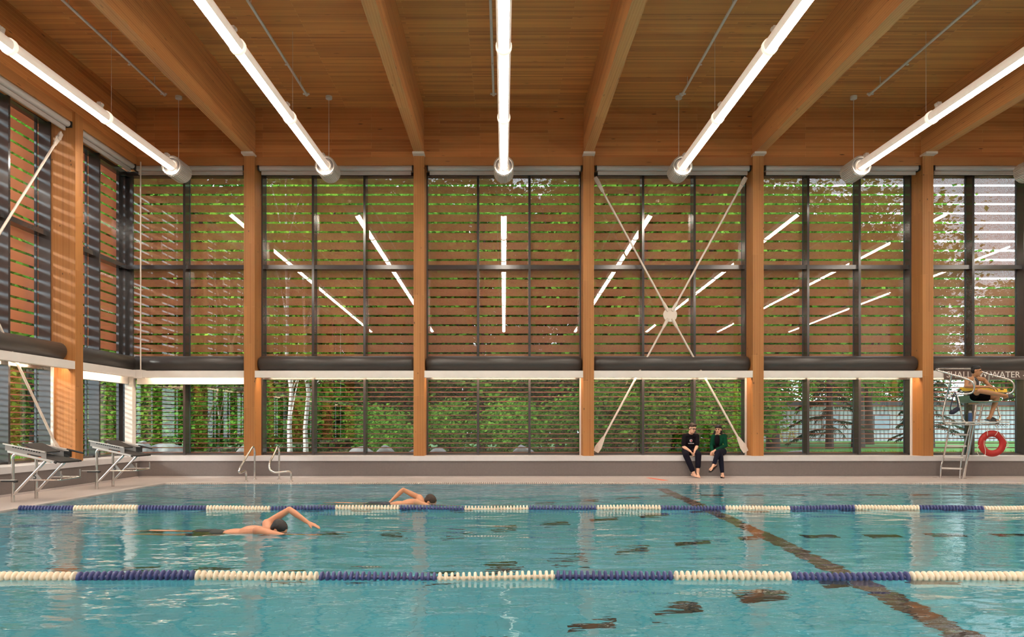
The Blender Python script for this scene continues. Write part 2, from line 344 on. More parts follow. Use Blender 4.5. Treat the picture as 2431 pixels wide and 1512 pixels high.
# ------------------------------------------------------------------ windows, screens, blinds, ducts, bay by bay
def wbox(mb, wall, u0, u1, d0, d1, z0, z1, sl=0.0):
    """box in wall coordinates: u along the wall, d outward from the glass"""
    if wall == 'b': return mb.box(u0, u1, GY+d0, GY+d1, z0, z1)
    if sl: return slab(mb, GX-d1, GX-d0, u0, u1, lambda y: z0+(y-17.8)*sl, lambda y: z1+(y-17.8)*sl)
    return mb.box(GX-d1, GX-d0, u0, u1, z0, z1)
def wpt(wall, u, d, z): return Vector((u, GY+d, z)) if wall == 'b' else Vector((GX-d, u, z))
bays = [  # wall, u0, u1, number of lights, phrase
    ('b', -9.45, -6.19, 2, 'in the corner bay behind starting block 6'),
    ('b', -5.93, -2.15, 3, 'in the bay behind the pool handrails'),
    ('b', -1.89, 1.89, 3, 'in the middle bay behind the centre light'),
    ('b', 2.15, 5.93, 3, 'in the cross braced bay behind the seated pair'),
    ('b', 6.19, 9.97, 3, 'in the bay left of the lifeguard chair'),
    ('b', 10.23, 14.01, 3, 'in the bay behind the lifeguard'),
    ('b', 14.27, 18.3, 3, 'in the last back bay, outside the picture'),
    ('l', 15.42, 18.50, 2, 'on the left wall next to the corner'),
    ('l', 10.01, 15.14, 4, 'on the left wall behind starting block 5'),
    ('l', 4.61, 9.75, 4, 'third from the corner on left wall, outside the picture'),
    ('l', -0.79, 4.35, 4, 'fourth from the corner on left wall, outside the picture'),
    ('l', -6.19, -1.05, 4, 'fifth from the corner on left wall, outside the picture')]
ZT, ZM, ZS0, ZS1, ZB = 7.42, 5.127, 2.36, 2.84, 0.51
slat_cache = {}
wn = 0
for wall, u0, u1, nl, phr in bays:
    wn += 1; um = (u0+u1)/2; us = [u0+(u1-u0)*k/nl for k in range(nl+1)]
    base = wpt(wall, um, 0, ZB)
    w = root('window_%d' % wn, base, 'dark framed window '+phr, 'window', kind='structure')
    # frame pieces: deep mullions, rails, spandrel
    for k, u in enumerate(us):
        e = 0.045 if 0 < k < nl else 0.05
        mu = MB(); wbox(mu, wall, u-e*.62, u+e*.62, -0.26, -0.02, ZB, ZT)
        p = mk('mullion', mu, M['mull'], w)
    for z0, z1 in ((ZB, ZB+.045), (ZS0, ZS1), (ZM-.05, ZM+.05), (ZT-.06, ZT+.05)):
        tr = MB(); wbox(tr, wall, u0, u1, -0.19, 0.01, z0, z1); mk('transom', tr, M['mull'], w)
    for k in range(nl):
        a, b = us[k]+.02, us[k+1]-.02
        for z0, z1 in ((ZB+.03, ZS0), (ZS1, ZM-.04), (ZM+.04, ZT-.04)):
            pa = MB(); wbox(pa, wall, a, b, -0.012, 0.012, z0, z1); mk('glass_pane', pa, M['glass'], w)
    # outside: vertical fins and the rust screen
    sc = root('sun_screen', wpt(wall, um, 0.08, 0.52), 'rust brown slatted sun screen '+phr, 'sun screen', 'outdoor sun screens')
    for k, u in enumerate(us):
        fi = MB(); wbox(fi, wall, u-.02, u+.02, 0.03, 0.075, 0.52, 7.44); mk('hanger_bar', fi, M['fin'], sc)
    a0, a1 = (u0-.13, u1+.13)
    if wn == 1: a0 = u0-.08
    if wn == 8: a1 = u1+.08
    L = round(a1-a0, 3)
    for kind, h, th in (('slat', 0.184, 0.003), ('louvre', 0.024, 0.05)):
        if (wall, L, kind) not in slat_cache:
            mb = MB()
            if wall == 'b': mb.box(-L/2, L/2, 0, th, -h/2, h/2)
            else: mb.box(-th, 0, -L/2, L/2, -h/2, h/2)
            slat_cache[(wall, L, kind)] = mb.mesh(kind, M[kind])
    zk = 7.215+.2320*2.5; ctr = wpt(wall, (a0+a1)/2, 0.08, 0)
    while zk > 2.55:
        put('slat', slat_cache[(wall, L, 'slat')], sc, Vector((ctr.x, ctr.y, zk))-ORG[sc.name]); zk -= .2320
    for k in range(17):
        put('louvre', slat_cache[(wall, L, 'louvre')], sc, Vector((ctr.x, ctr.y, 2.413-k*.1154))-ORG[sc.name])
    # roller blind under the header
    sl = SLOPE if wall == 'l' else 0
    b0, b1 = (u0+.05 if wn != 1 else u0+.62), (u1-.02 if wn != 8 else u1-.75)
    rb = root('roller_blind', wpt(wall, um, -.62, 7.3), 'rolled grey roller blind '+phr, 'blind', 'roller blinds')
    def tilt(p): return Vector((p.x, p.y, p.z+(p.y-17.8)*sl))
    mk('roll', MB().tube([tilt(wpt(wall, b0+.03, -.62, 7.40)), tilt(wpt(wall, b1-.03, -.62, 7.40))], 0.062, 14), M['blind'], rb, True)
    hb = MB(); wbox(hb, wall, b0+.06, b1-.06, -.60, -.56, 7.255, 7.335, sl); mk('hem_bar', hb, M['blind'], rb)
    for q in (b0, b1-.025):
        br_ = MB(); wbox(br_, wall, q, q+.025, -.70, -.54, 7.33, 7.45, sl); mk('bracket', br_, M['black'], rb)
    # white beam across the bay with a strip light under it, dark air duct behind
    c0, c1 = u0+.0, u1-.0
    if wn == 1: c0 = -8.60
    if wn == 8: c1 = 17.62
    tb = root('transom_beam', wpt(wall, um, -.75, 2.38), 'white transom beam '+phr, 'beam', 'white transom beams')
    mb = MB(); wbox(mb, wall, c0, c1, -.745, -.60, 2.378, 2.54); mk('box_section', mb, M['white'], tb)
    mb = MB(); wbox(mb, wall, c0+.1, c1-.1, -.59, -.53, 2.425, 2.445); mk('strip_light', mb, M['led'], tb, label='glowing warm strip light')
    mb = MB(); wbox(mb, wall, c0, c1, -.60, -.27, 2.45, 2.54); mk('soffit', mb, M['white'], tb)
    if wn in (1, 8):
        mb = MB(); wbox(mb, wall, c0-(.3 if wn == 1 else 0), c1+(.3 if wn == 8 else 0), -.42, -.28, 2.236, 2.40); mk('blind_box', mb, M['white'], tb)
    d0, d1 = (c0+.02, c1-.02)
    if wn == 1: d0 = -8.95
    if wn == 8: d1 = 18.0
    du = MB().lathe([(0.02, 0), (0.15, 0), (0.185, 0.05), (0.185, d1-d0-.05), (0.15, d1-d0), (0.02, d1-d0)], wpt(wall, d0, -.44, 2.73-.0), (1,0,0) if wall == 'b' else (0,1,0), 20)
    o = mk('air_duct', du, M['duct'], None, True, org=wpt(wall, um, -.44, 2.55)); tag(o, 'dark rounded air duct '+phr, 'duct', 'dark air ducts')
    mb = MB(); wbox(mb, wall, u1-.04, u1-.005, -.32, -.27, ZB, 2.44); mk('blind_guide', mb, M['white'], tb)
# corner post
cp = root('corner_post', (-9.02, 18.07, .51), 'white steel corner post beside starting block 6', 'post')
mk('shaft', MB().box(-9.16, -8.98, 18.02, 18.20, 0.51, 2.42), M['white'], cp)
mk('head_block', MB().box(-8.80, -8.60, 17.72, 17.92, 2.36, 2.56), M['white'], cp)
o = mk('drop_pipe', MB().tube([(-8.66, 17.78, 2.55), (-8.66, 17.78, 7.52)], 0.016, 8), M['steelw'], None, True, org=(-8.66, 17.78, 2.55)); tag(o, 'thin white vertical pipe in the back left corner', 'pipe')
mk('dark_corner_mullion', MB().box(GX-.02, GX+.13, GY-.15, GY+.02, .51, 7.45), M['mull'], cp)
# ------------------------------------------------------------------ tube lights, sprinkler pipes
def zl(Y): return 7.105+(Y-16.82)*SLOPE
TR = 0.108
def half_tube(a0, a1, L, r, n=12, th=0.006):
    """arc shell along +Y, angles measured from straight down"""
    mb = MB(); vs = []
    for y in (0, L):
        for rr in (r, r-th):
            vs += [(rr*math.sin(a0+(a1-a0)*k/n), y, -rr*math.cos(a0+(a1-a0)*k/n)+y*SLOPE) for k in range(n+1)]
    m = n+1; fs = []
    for k in range(n):
        fs += [(k, k+1, 2*m+k+1, 2*m+k), (m+k, 3*m+k, 3*m+k+1, m+k+1), (k, m+k, m+k+1, k+1), (2*m+k, 2*m+k+1, 3*m+k+1, 3*m+k)]
    fs += [(0, 2*m, 3*m, m), (n, m+n, 3*m+n, 2*m+n)]
    return mb.add(vs, fs)
SEG = 2.75
me_lit = half_tube(-0.80, 0.80, SEG, TR).mesh('diffuser', M['lit'], True)
me_hou = half_tube(0.80, 2*PI-0.80, SEG, TR).mesh('housing', M['litup'], True)
me_col = MB().lathe([(TR+.001, -.05), (TR+.016, -.035), (TR+.016, .035), (TR+.001, .05)], (0,0,0), (0,1,SLOPE), 22).mesh('collar', plain('collar_translucent', (0.8,0.74,0.68), 0.3, emit=((1.0,0.85,0.68), 0.8)), True)
hk = MB().box(-.035, .035, -.05, .05, TR-.01, TR+.09).box(-.055, .055, -.035, .035, TR+.04, TR+.075)
me_hook = hk.mesh('hanger', M['lampw'])
capm = MB().lathe([(.215, 0), (.215, .60), (.20, .62), (.05, .62), (.05, .60), (.185, .59), (.185, .02), (.19, 0)], (0,0,0), (0,1,SLOPE), 36, True).mesh('end_drum', M['lampw'], True)
ribm = MB()
for k in range(40):
    a = 2*PI*k/40; e = 0.011
    p = [Vector((math.sin(a+q)*rr, y, math.cos(a+q)*rr+y*SLOPE)) for y in (.04, .59) for (q, rr) in ((-e/.22*2.0/2, .212), (e/.22, .212), (e/.22, .232), (-e/.22, .232))]
    ribm.add(p, [(0,1,2,3),(7,6,5,4),(0,4,5,1),(1,5,6,2),(2,6,7,3),(3,7,4,0)])
ribm = ribm.mesh('drum_ribs', M['lampw'])
ringm = MB().lathe([(.118, .03), (.118, .05), (.185, .05), (.185, .03)], (0,0,0), (0,1,SLOPE), 30, True).mesh('gap_shade_ring', plain('drum_gap_shade', (0.10,0.09,0.085), .6), True)  # added dark ring: shade of the gap around the tube, put into the colour
lamps = [(-7.51, 'nearest the left wall'), (-4.04, 'second from the left wall'), (0.0, 'straight down the centre'), (4.04, 'above the seated pair'), (8.08, 'second from the right, left of the lifeguard'), (12.12, 'whose ribbed end shows at the right edge'), (16.16, 'outside the picture to the right')]
for lx, lab in lamps:
    r = root('tube_light', (lx, 16.82, zl(16.82)), 'long white glowing tube light '+lab, 'light', 'ceiling tube lights')
    for k in range(8):
        y = -(k+1)*SEG
        put('diffuser', me_lit, r, (0, y, y*SLOPE)); put('housing', me_hou, r, (0, y, y*SLOPE))
        if k < 7: put('collar', me_col, r, (0, y, y*SLOPE))
        put('hanger', me_hook, r, (0, y+2.55+.0, (y+2.55)*SLOPE))
    d = put('end_drum', capm, r, (0, 0, 0)); put('drum_ribs', ribm, d); put('gap_shade_ring', ringm, d)
    yc = 17.22; cd = put('cord', MB().tube([(0, yc-16.82, .21), (0, yc-16.82, zc(yc)-zl(16.82)-.04)], .006, 6).mesh('cord', M['lampw']), r)
    put('canopy', MB().lathe([(.03, -.07), (.072, -.065), (.075, -.04), (.075, 0)], (0, yc-16.82, zc(yc)-zl(16.82)), (0,0,1), 18).mesh('canopy', M['lampw'], True), r)
    for k in (1, 3, 5):
        y = 16.82-k*SEG+.2
        put('cord', MB().tube([(0, y-16.82, (y-16.82)*SLOPE+TR+.08), (0, y-16.82, zc(y)-zl(16.82))], .003, 5).mesh('cord', M['lampw']), r)
pipes = [(-7.59, 'left of the leftmost tube light'), (-4.41, 'beside the second tube light'), (-.23, 'close beside the centre tube light'), (3.99, 'above the light over the seated pair'), (8.18, 'above the second light from right'), (12.4, 'outside the picture to the right')]
for px, lab in pipes:
    r = root('sprinkler_pipe', (px, 16.67, zc(16.67)), 'thin white sprinkler pipe under ceiling '+lab, 'pipe', 'sprinkler pipes')
    mk('run', MB().tube([(px, 16.67, zc(16.67)-.19), (px, YN+.2, zc(YN)-.19)], .026, 10), M['white'], r, True)
    mk('end_cap', MB().lathe([(.03, -.03), (.036, -.03), (.036, .03), (.03, .03)], (px, 16.66, zc(16.66)-.19), (0,1,0), 12).box(px-.07, px+.07, 16.62, 16.66, zc(16.6)-.205, zc(16.6)-.175), M['white'], r, True)
    for k in range(5):
        y = 16.2-k*3.2; mk('hanger_rod', MB().tube([(px, y, zc(y)-.17), (px, y, zc(y))], .006, 6), M['white'], r)
        mk('sprinkler_head', MB().lathe([(.012, -.26), (.03, -.255), (.012, -.245), (.014, -.20)], (px, y-1.1, zc(y-1.1)), (0,0,1), 8), M['white'], r, True)
# ------------------------------------------------------------------ outdoors: lawn, boulders, trees, low building
def gz(x, y): return 0.05
def grass_mat():
    t = NT('lawn'); n = t.noise(t.obj(), 0.6, 6, 0.65)
    t.set(t.b, 'Base Color', t.ramp(n, [(0.3, (0.05,0.17,0.022,1)), (0.7, (0.11,0.29,0.035,1))])); t.b.inputs['Roughness'].default_value = 0.9; return t.m
M['lawn'] = grass_mat()
gd = MB().box(-75, -10.2, -40, 110, -0.5, 0.05).box(-10.2, 95, 19.2, 110, -0.5, 0.05)
struct('ground', gd, M['lawn'], label='green lawn outside the windows', cat='lawn')
M['gravel'] = plain('gravel_strip', (0.33,0.32,0.31), 0.9, var=0.25, scale=30)
struct('ground_strip', MB().box(-10.2, 40, 19.2, 21.5, 0.0, 0.06), M['gravel'], label='grey gravel strip along the outside of the back windows', cat='gravel')
def leaf_mat(name, a, b, tr=0.45):
    t = NT(name); ge = t.n('ShaderNodeNewGeometry'); rnd = t.n('ShaderNodeObjectInfo').outputs['Random']
    n = t.noise(t.obj(), 1.7, 4, 0.7); f = t.math('ADD', t.math('MULTIPLY', ge.outputs['Random Per Island'], 0.6), t.math('MULTIPLY', n, 0.5))
    col = t.ramp(f, [(0.15, c4(a)), (0.85, c4(b))])
    hs = t.n('ShaderNodeHueSaturation'); t.set(hs, 'Color', col); t.set(hs, 'Hue', t.math('ADD', 0.485, t.math('MULTIPLY', rnd, 0.03))); col = hs.outputs[0]
    d = t.n('ShaderNodeBsdfDiffuse'); t.set(d, 'Color', col); tl = t.n('ShaderNodeBsdfTranslucent'); t.set(tl, 'Color', col)
    mx = t.n('ShaderNodeMixShader', {0: tr}); t.t.links.new(d.outputs[0], mx.inputs[1]); t.t.links.new(tl.outputs[0], mx.inputs[2]); t.t.links.new(mx.outputs[0], t.out.inputs[0]); return t.m
M['leafA'] = leaf_mat('maple_leaf_light', (0.05,0.16,0.018), (0.38,0.62,0.08))
M['leafB'] = leaf_mat('leaf_mid_green', (0.03,0.12,0.016), (0.24,0.48,0.065))
M['leafC'] = leaf_mat('leaf_deep_green', (0.035,0.12,0.018), (0.14,0.34,0.045))
M['needle'] = leaf_mat('conifer_needle', (0.012,0.035,0.018), (0.05,0.09,0.045), 0.2)
M['bark'] = plain('dark_bark', (0.045,0.036,0.03), 0.9, var=0.35, scale=9)
def birch_mat():
    t = NT('birch_bark'); n = t.noise(t.mapv(t.obj(), (3, 3, 16)), 1.0, 4, 0.7)
    t.set(t.b, 'Base Color', t.ramp(n, [(0.36, (0.05,0.045,0.04,1)), (0.46, (0.62,0.58,0.56,1)), (0.8, (0.80,0.77,0.76,1))])); t.b.inputs['Roughness'].default_value = 0.8; return t.m
M['birch'] = birch_mat()
def leaves(centers, spread, per, size, rng, flat=0.45):
    """small folded leaf blades scattered in layers about the branch ends"""
    C = np.repeat(np.asarray(centers), per, axis=0); n = len(C)
    P = C+rng.normal(0, 1, (n, 3))*np.array([spread, spread, spread*flat])
    a = rng.uniform(0, 2*PI, n); tl = rng.normal(0, 0.5, n); s = size*rng.uniform(0.6, 1.35, n)
    d = np.stack([np.cos(a)*np.cos(tl), np.sin(a)*np.cos(tl), np.sin(tl)-0.35], 1); d /= np.linalg.norm(d, axis=1)[:, None]
    up = np.stack([rng.normal(0, .5, n), rng.normal(0, .5, n)-.35, np.ones(n)], 1); w = np.cross(d, up); w /= np.linalg.norm(w, axis=1)[:, None]
    s = s[:, None]
    V = np.stack([P, P+d*s*.45+w*s*.46, P+d*s, P+d*s*.45-w*s*.46], 1).reshape(-1, 3)
    return V, np.arange(4*n).reshape(-1, 4)
def tree_mesh(seed, H, zb0, R, ncl, per, size, spread, mat, bark, r0, lean=0.0, nbr=9):
    rng = np.random.default_rng(seed)
    cl = []
    while len(cl) < ncl:
        p = rng.uniform(-1, 1, 3); q = np.linalg.norm(p)
        if q < 1 and q > 0.35: cl.append((p[0]*R, p[1]*R, zb0+(p[2]*.5+.5)*(H-zb0)))
    V, Fq = leaves(cl, spread, per, size, rng)
    fol = rawmesh('foliage', V, Fq, mat)
    tr = MB(); pts = [(lean*z+rng.normal(0, .04)*(z > .4), rng.normal(0, .04)*(z > .4), z) for z in np.linspace(-.05, H*.9, 9)]
    tr.tube(pts, [r0*(1.18 if i == 0 else 1-.088*i) for i in range(9)], 9)
    for k in range(nbr):
        e = cl[rng.integers(len(cl))]; i = int(np.clip(e[2]/(H*.9)*8-1.2, 1, 7)); b = Vector(pts[i]); e = Vector(e)
        tr.tube([b, (b+e)/2+Vector((0,0,.15)), e], [r0*.32, r0*.22, r0*.08], 5)
    return fol, tr.mesh('trunk', bark, True)
TM = {}
TM['maple1'] = tree_mesh(1, 9.5, 1.1, 2.9, 150, 82, 0.182, .48, M['leafA'], M['bark'], .13)
TM['maple2'] = tree_mesh(2, 11.5, 1.6, 3.1, 160, 82, 0.190, .50, M['leafB'], M['bark'], .16)
TM['dark'] = tree_mesh(3, 14.0, 0.4, 3.8, 230, 79, 0.243, .60, M['leafC'], M['bark'], .20)
TM['bush'] = tree_mesh(4, 2.9, 0.25, 1.5, 90, 54, 0.133, .30, M['leafA'], M['bark'], .05)
TM['bush2'] = tree_mesh(5, 2.2, 0.15, 1.4, 80, 54, 0.125, .28, M['leafB'], M['bark'], .05)
TM['birch'] = tree_mesh(6, 10.0, 2.6, 1.9, 70, 54, 0.148, .40, M['leafA'], M['birch'], .085, .01)
TM['shade'] = tree_mesh(8, 13.5, 2.9, 5.0, 260, 79, 0.228, .75, M['leafB'], M['bark'], .30, nbr=16)
def conifer_mesh(seed, H):
    rng = np.random.default_rng(seed); V = []; Fq = []; tr = MB().tube([(0,0,-.05), (0,0,H*.5), (0,0,H)], [.26, .16, .03], 8)
    for k in range(46):
        z = .9+(H-1.1)*(k/46)**1.1; L = (1-z/H)*2.7+.25; a = rng.uniform(0, 2*PI); d = np.array([math.cos(a), math.sin(a)])
        pts = [(d[0]*L*t, d[1]*L*t, z+.1*t*L-.55*t*t*L*.6) for t in (0, .35, .7, 1)]
        tr.tube(pts, [.035, .025, .016, .006], 4)
        for t in np.linspace(.2, 1, 26):
            c = np.array([d[0]*L*t, d[1]*L*t, z+.1*t*L-.33*t*t*L]); 
            for s_ in (-1, 1):
                w = np.array([-d[1]*s_, d[0]*s_, 0])*rng.uniform(.16, .36)*(1.15-t*.6)+np.array([d[0], d[1], 0])*.12+np.array([0, 0, -rng.uniform(.08, .26)])
                up = np.array([d[0], d[1], 0])*.055; i = len(V)
                V += [c-up, c+up, c+w+up*.3, c+w-up*.3]; Fq.append((i, i+1, i+2, i+3))
    return rawmesh('foliage', np.array(V), np.array(Fq), M['needle']), tr.mesh('trunk', M['bark'], True)
TM['conifer'] = conifer_mesh(9, 7.5)
def tree(kind, name, x, y, s, rot, label, cat='tree', group='woodland trees outside'):
    r = root(name, (x, y, 0.05), label, cat, group); r.rotation_euler = (0, 0, rot); r.scale = (s, s, s*random.uniform(.95, 1.08))
    f, t = TM[kind]; a = put('foliage', f, r); a['kind'] = 'stuff'; put('trunk', t, r); return r
side = lambda x, y: CX+x*F/y
def where(x, y):
    p = side(x, y)
    spots = [(120, 'seen through the left wall glass'), (320, 'seen beside the left corner'), (590, 'behind the corner bay'), (800, 'behind the left half of the handrail bay'), (990, 'behind the right half of the handrail bay'),
             (1196, 'behind the left half of the middle bay'), (1390, 'behind the right half of the middle bay'), (1590, 'behind the left half of the braced bay'), (1800, 'behind the right half of the braced bay'), (2000, 'behind the bay left of the lifeguard'), (2431, 'behind the lifeguard chair')]
    for q, s in spots:
        if p < q: return s
    return 'beyond the right edge'
rg = random.Random(3)
used = {}
def lab(base, x, y):
    s = base+' '+where(x, y); used[s] = used.get(s, 0)+1
    return s if used[s] == 1 else s+[', further back', ', third one deep', ', fourth one deep', ', fifth one deep', ', sixth one deep', ', seventh one deep', ', eighth one deep'][used[s]-2]
x = -23.0
while x < 8.6:                                # bushes at the woodland edge
    y = rg.uniform(26.5, 28.5); k = rg.choice(['bush', 'bush2', 'bush'])
    tree(k, 'leafy_bush', x, y, rg.uniform(.8, 1.15), rg.uniform(0, 6), lab({'bush': 'bright green leafy bush', 'bush2': 'mid green leafy bush'}[k], x, y), 'bush', 'bushes at the woodland edge'); x += rg.uniform(1.9, 2.8)
x = -30.0
while x < 10.5:                               # thicket deeper in the wood
    y = rg.uniform(33.0, 34.5); tree('bush2', 'leafy_bush', x, y, rg.uniform(1.5, 2.0), rg.uniform(0, 6), lab('tall thicket bush', x, y), 'bush', 'bushes deep in the wood'); x += rg.uniform(2.2, 3.0)
x = -27.0
while x < 9.2:                                # maples
    y = rg.uniform(29.0, 32.5); k = rg.choice(['maple1', 'maple2'])
    tree(k, 'maple_tree', x, y, rg.uniform(.85, 1.15), rg.uniform(0, 6), lab({'maple1': 'light green maple', 'maple2': 'mid green maple'}[k], x, y)); x += rg.uniform(2.5, 3.3)
x = -36.0
while x < 11.0:                               # dark trees behind
    y = rg.uniform(35, 40); tree('dark', 'dense_tree', x, y, rg.uniform(.95, 1.25), rg.uniform(0, 6), lab('dense dark green tree', x, y)); x += rg.uniform(3.2, 4.2)
for px, y, s in ((689, 25.0, 1.0), (727, 26.0, 1.0), (520, 27.5, .6)):
    x = (px-CX)*y/F; tree('birch', 'birch_tree', x, y, s, 1.3*px, lab('slender white barked birch', x, y))
for x, y, s in ((13.0, 36, 1.0), (19.0, 40, 1.05), (23.0, 47, .95), (9.5, 44, 1.0), (16.0, 52, 1.1)):
    tree('shade', 'shade_tree', x, y, s, x, lab('tall shade tree on the lawn', x, y))
for x, y, s in ((16.6, 38, .85), (23.5, 41, .8)):
    tree('conifer', 'conifer', x, y, s, x, lab('drooping dark conifer', x, y))
for x, y, s in ((-21.5, 27.5, 1.25), (-25.5, 31.0, 1.35), (-19.0, 33.5, 1.3), (-17.0, 27.0, 1.1)):
    tree('maple2', 'maple_tree', x, y, s, x, lab('mid green maple', x, y))
for x, y, s in ((5.0, 34.0, 1.0), (9.0, 36.5, .95), (11.0, 47.0, 1.1)): tree('dark', 'dense_tree', x, y, s, x, lab('dense dark green tree', x, y))
for k in range(9): x = 20+k*5.2; y = 71+3*math.sin(k*2.1); tree('dark', 'dense_tree', x, y, 1.0+.25*math.sin(k*1.3), k, lab('tree row beyond the low building', x, y))
# grass tufts before the wood
rng = np.random.default_rng(5); n = 26000
gx = rng.uniform(-20, 22, n); gy = rng.uniform(22.3, 33, n); h = rng.uniform(.10, .30, n)*np.where(gx > 7, .5, 1); a = rng.uniform(0, 2*PI, n)
b0 = np.stack([gx, gy, np.full(n, .04)], 1); w = np.stack([np.cos(a), np.sin(a), np.zeros(n)], 1)*.02; tp = b0+np.stack([rng.normal(0, .06, n), rng.normal(0, .06, n), h], 1)
o = put('meadow_grass', rawmesh('meadow_grass', np.stack([b0-w, b0+w, tp+w*.3, tp-w*.3], 1).reshape(-1, 3), np.arange(4*n).reshape(-1, 4), leaf_mat('grass_blade', (0.05,0.18,0.02), (0.22,0.46,0.06)))); tag(o, 'green meadow grass outside along the back windows', 'grass', kind='stuff')
# boulders
M['rock'] = plain('grey_boulder', (0.22,0.21,0.20), 0.9, var=0.35, scale=3.5)
def boulder(px, wpx, top, Y, lab_, seed):
    c = U(px, top, Y); wid = wpx*Y/F; hgt = c.z-0.03; me = bpy.data.meshes.new('boulder'); bm = bmesh.new()
    bmesh.ops.create_icosphere(bm, subdivisions=4, radius=1.0); r_ = random.Random(seed); pl = [(Vector((r_.uniform(-1,1), r_.uniform(-1,1), r_.uniform(-.2,1))).normalized(), r_.uniform(.72,.95)) for _ in range(9)]
    from mathutils import noise as nz
    for v in bm.verts:
        p = v.co.copy()
        for nrm, d in pl:
            t_ = p.dot(nrm)-d
            if t_ > 0: p -= nrm*t_*.85
        p *= 1+.06*nz.noise(p*2.2+Vector((seed, 0, 0)))
        v.co = Vector((p.x*wid*.58, p.y*wid*.5, max(p.z, -.75)*hgt*.60))
    zmin = min(v.co.z for v in bm.verts); zmax = max(v.co.z for v in bm.verts); k = hgt/(zmax-zmin)
    for v in bm.verts: v.co.z = (v.co.z-zmin)*k
    bm.to_mesh(me); bm.free(); me.materials.append(M['rock']); me.polygons.foreach_set('use_smooth', [True]*len(me.polygons))
    o = put('boulder', me, None, (c.x, Y, 0.03)); tag(o, lab_, 'boulder', 'boulders outside the windows')
for i, b in enumerate([(400, 92, 1051, 23.5, 'wide pale flat boulder outside the corner bay'), (338, 50, 1046, 23.0, 'pale boulder behind starting block 6'), (583, 44, 1058, 23.2, 'boulder half hidden behind the leftmost back column'),
    (862, 66, 1059, 23.2, 'grey boulder behind a mullion right of the handrails'), (914, 46, 1056, 22.8, 'round pale boulder left of the second back column'), (985, 44, 1066, 23.0, 'boulder behind the second back column'), (1040, 48, 1061, 22.6, 'squarish grey boulder right of the second back column'),
    (1240, 56, 1055, 22.9, 'tall pale boulder in the middle bay'), (1290, 50, 1073, 22.7, 'low boulder beside the tall pale one'), (1672, 34, 1074, 22.8, 'low boulder between the seated pair'), (1890, 76, 1068, 23.5, 'low boulder left of the lifeguard bay mullion')]): boulder(*b, seed=i+2)
# low building beyond the lawn
bl = root('low_building', (26, 60, 0), 'low white building with ribbed siding across the lawn', 'building')
M['siding'] = plain('white_siding', (0.62,0.63,0.66), 0.7, var=0.05); M['rib'] = plain('siding_rib', (0.45,0.46,0.5), 0.7)
mk('siding_wall', MB().box(17.5, 52, 57, 66, 0, 2.75), M['siding'], bl)
rb_ = MB()
for k in range(110): rb_.box(17.6+k*.31, 17.7+k*.31, 56.95, 57, 0, 2.7)
o = mk('siding_ribs', rb_, M['rib'], bl); o['kind'] = 'stuff'
mk('roof', MB().box(17.0, 52.5, 56.4, 66.5, 2.72, 3.05), plain('dark_roof_edge', (0.06,0.06,0.065), 0.8), bl)
for x in (24.3, 28.2, 35.0, 40.5): 
    wd = mk('window', MB().box(x, x+1.3, 56.9, 56.96, .9, 2.1), M['mull'], bl); mk('pane', MB().box(x+.08, x+1.22, 56.86, 56.9, .98, 2.02), plain('building_pane', (0.3,0.36,0.42), 0.1), wd)
pt = root('picnic_table', (20.3, 54, 0.05), 'yellowish wooden picnic table before the low building', 'table')
M['ply'] = plain('pale_timber', (0.62,0.48,0.22), 0.7)
mk('table_top', MB().box(19.6, 21.2, 53.6, 54.4, .78, .85), M['ply'], pt)
for y in (53.2, 54.6): mk('bench_seat', MB().box(19.6, 21.2, y, y+.28, .45, .50), M['ply'], pt)
for x in (19.9, 20.8): mk('leg', MB().prism([(x,53.3,.05),(x,53.42,.05),(x,53.85,.78),(x,53.73,.78)], (.08,0,0)).prism([(x,54.7,.05),(x,54.58,.05),(x,54.15,.78),(x,54.27,.78)], (.08,0,0)).box(x, x+.08, 53.3, 54.8, .40, .46), M['ply'], pt)
# ------------------------------------------------------------------ cross braces
def brace(pts, plane, names, lab_):
    """four rods from a round centre plate to the corners of a bay"""
    c = plane(*pts['c']); r = root('cross_brace', plane(pts['c'][0], pts['bl'][1]), lab_, 'brace', 'steel cross braces')
    nrm = Vector((0,1,0)) if names == 'b' else Vector((1,0,0))
    mk('centre_plate', MB().lathe([(.02, -.014), (.165, -.014), (.17, -.008), (.17, .008), (.165, .014), (.02, .014)], c, nrm, 28), M['steelw'], r)
    for k in ('tl', 'tr', 'bl', 'br'):
        e = plane(*pts[k]); d = (e-c).normalized(); L = (e-c).length
        mk('rod', MB().tube([c+d*.20, c+d*(L-.34)], .024, 10), M['steelw'], r, True)
        fk = MB().tube([c+d*.10, c+d*.16, c+d*.30, c+d*.36], [.034, .042, .038, .026], 10)
        mk('clevis', fk, M['steelw'], r, True)
        sd = d.cross(nrm).normalized()
        g_ = .55 if k[0] == 't' else .8
        gp = MB().prism([e-d*.40-sd*.035-nrm*.012, e-d*.40+sd*.035-nrm*.012, e-d*.16*g_+sd*.10*g_-nrm*.012, e+sd*.08*g_-nrm*.012, e-sd*.08*g_-nrm*.012, e-d*.16*g_-sd*.10*g_-nrm*.012], nrm*.024)
        gp.lathe([(.02, -.03), (.05, -.03), (.05, .03), (.02, .03)], e-d*.17, nrm, 14)
        mk('gusset_plate', gp, M['steelw'], r)
brace({'c': (4.01, 3.90), 'tl': (2.20, 7.22), 'tr': (5.84, 7.22), 'bl': (2.22, 0.60), 'br': (5.84, 0.60)}, lambda u, z: Vector((u, 17.98, z)), 'b', 'white steel cross brace above and behind the seated pair')
brace({'c': (12.58, 3.80), 'tl': (10.10, 7.02), 'tr': (15.06, 7.14), 'bl': (10.10, 0.60), 'br': (15.06, 0.60)}, lambda u, z: Vector((-8.93, u, z)), 'l', 'white steel cross brace on the left wall behind starting block 5')

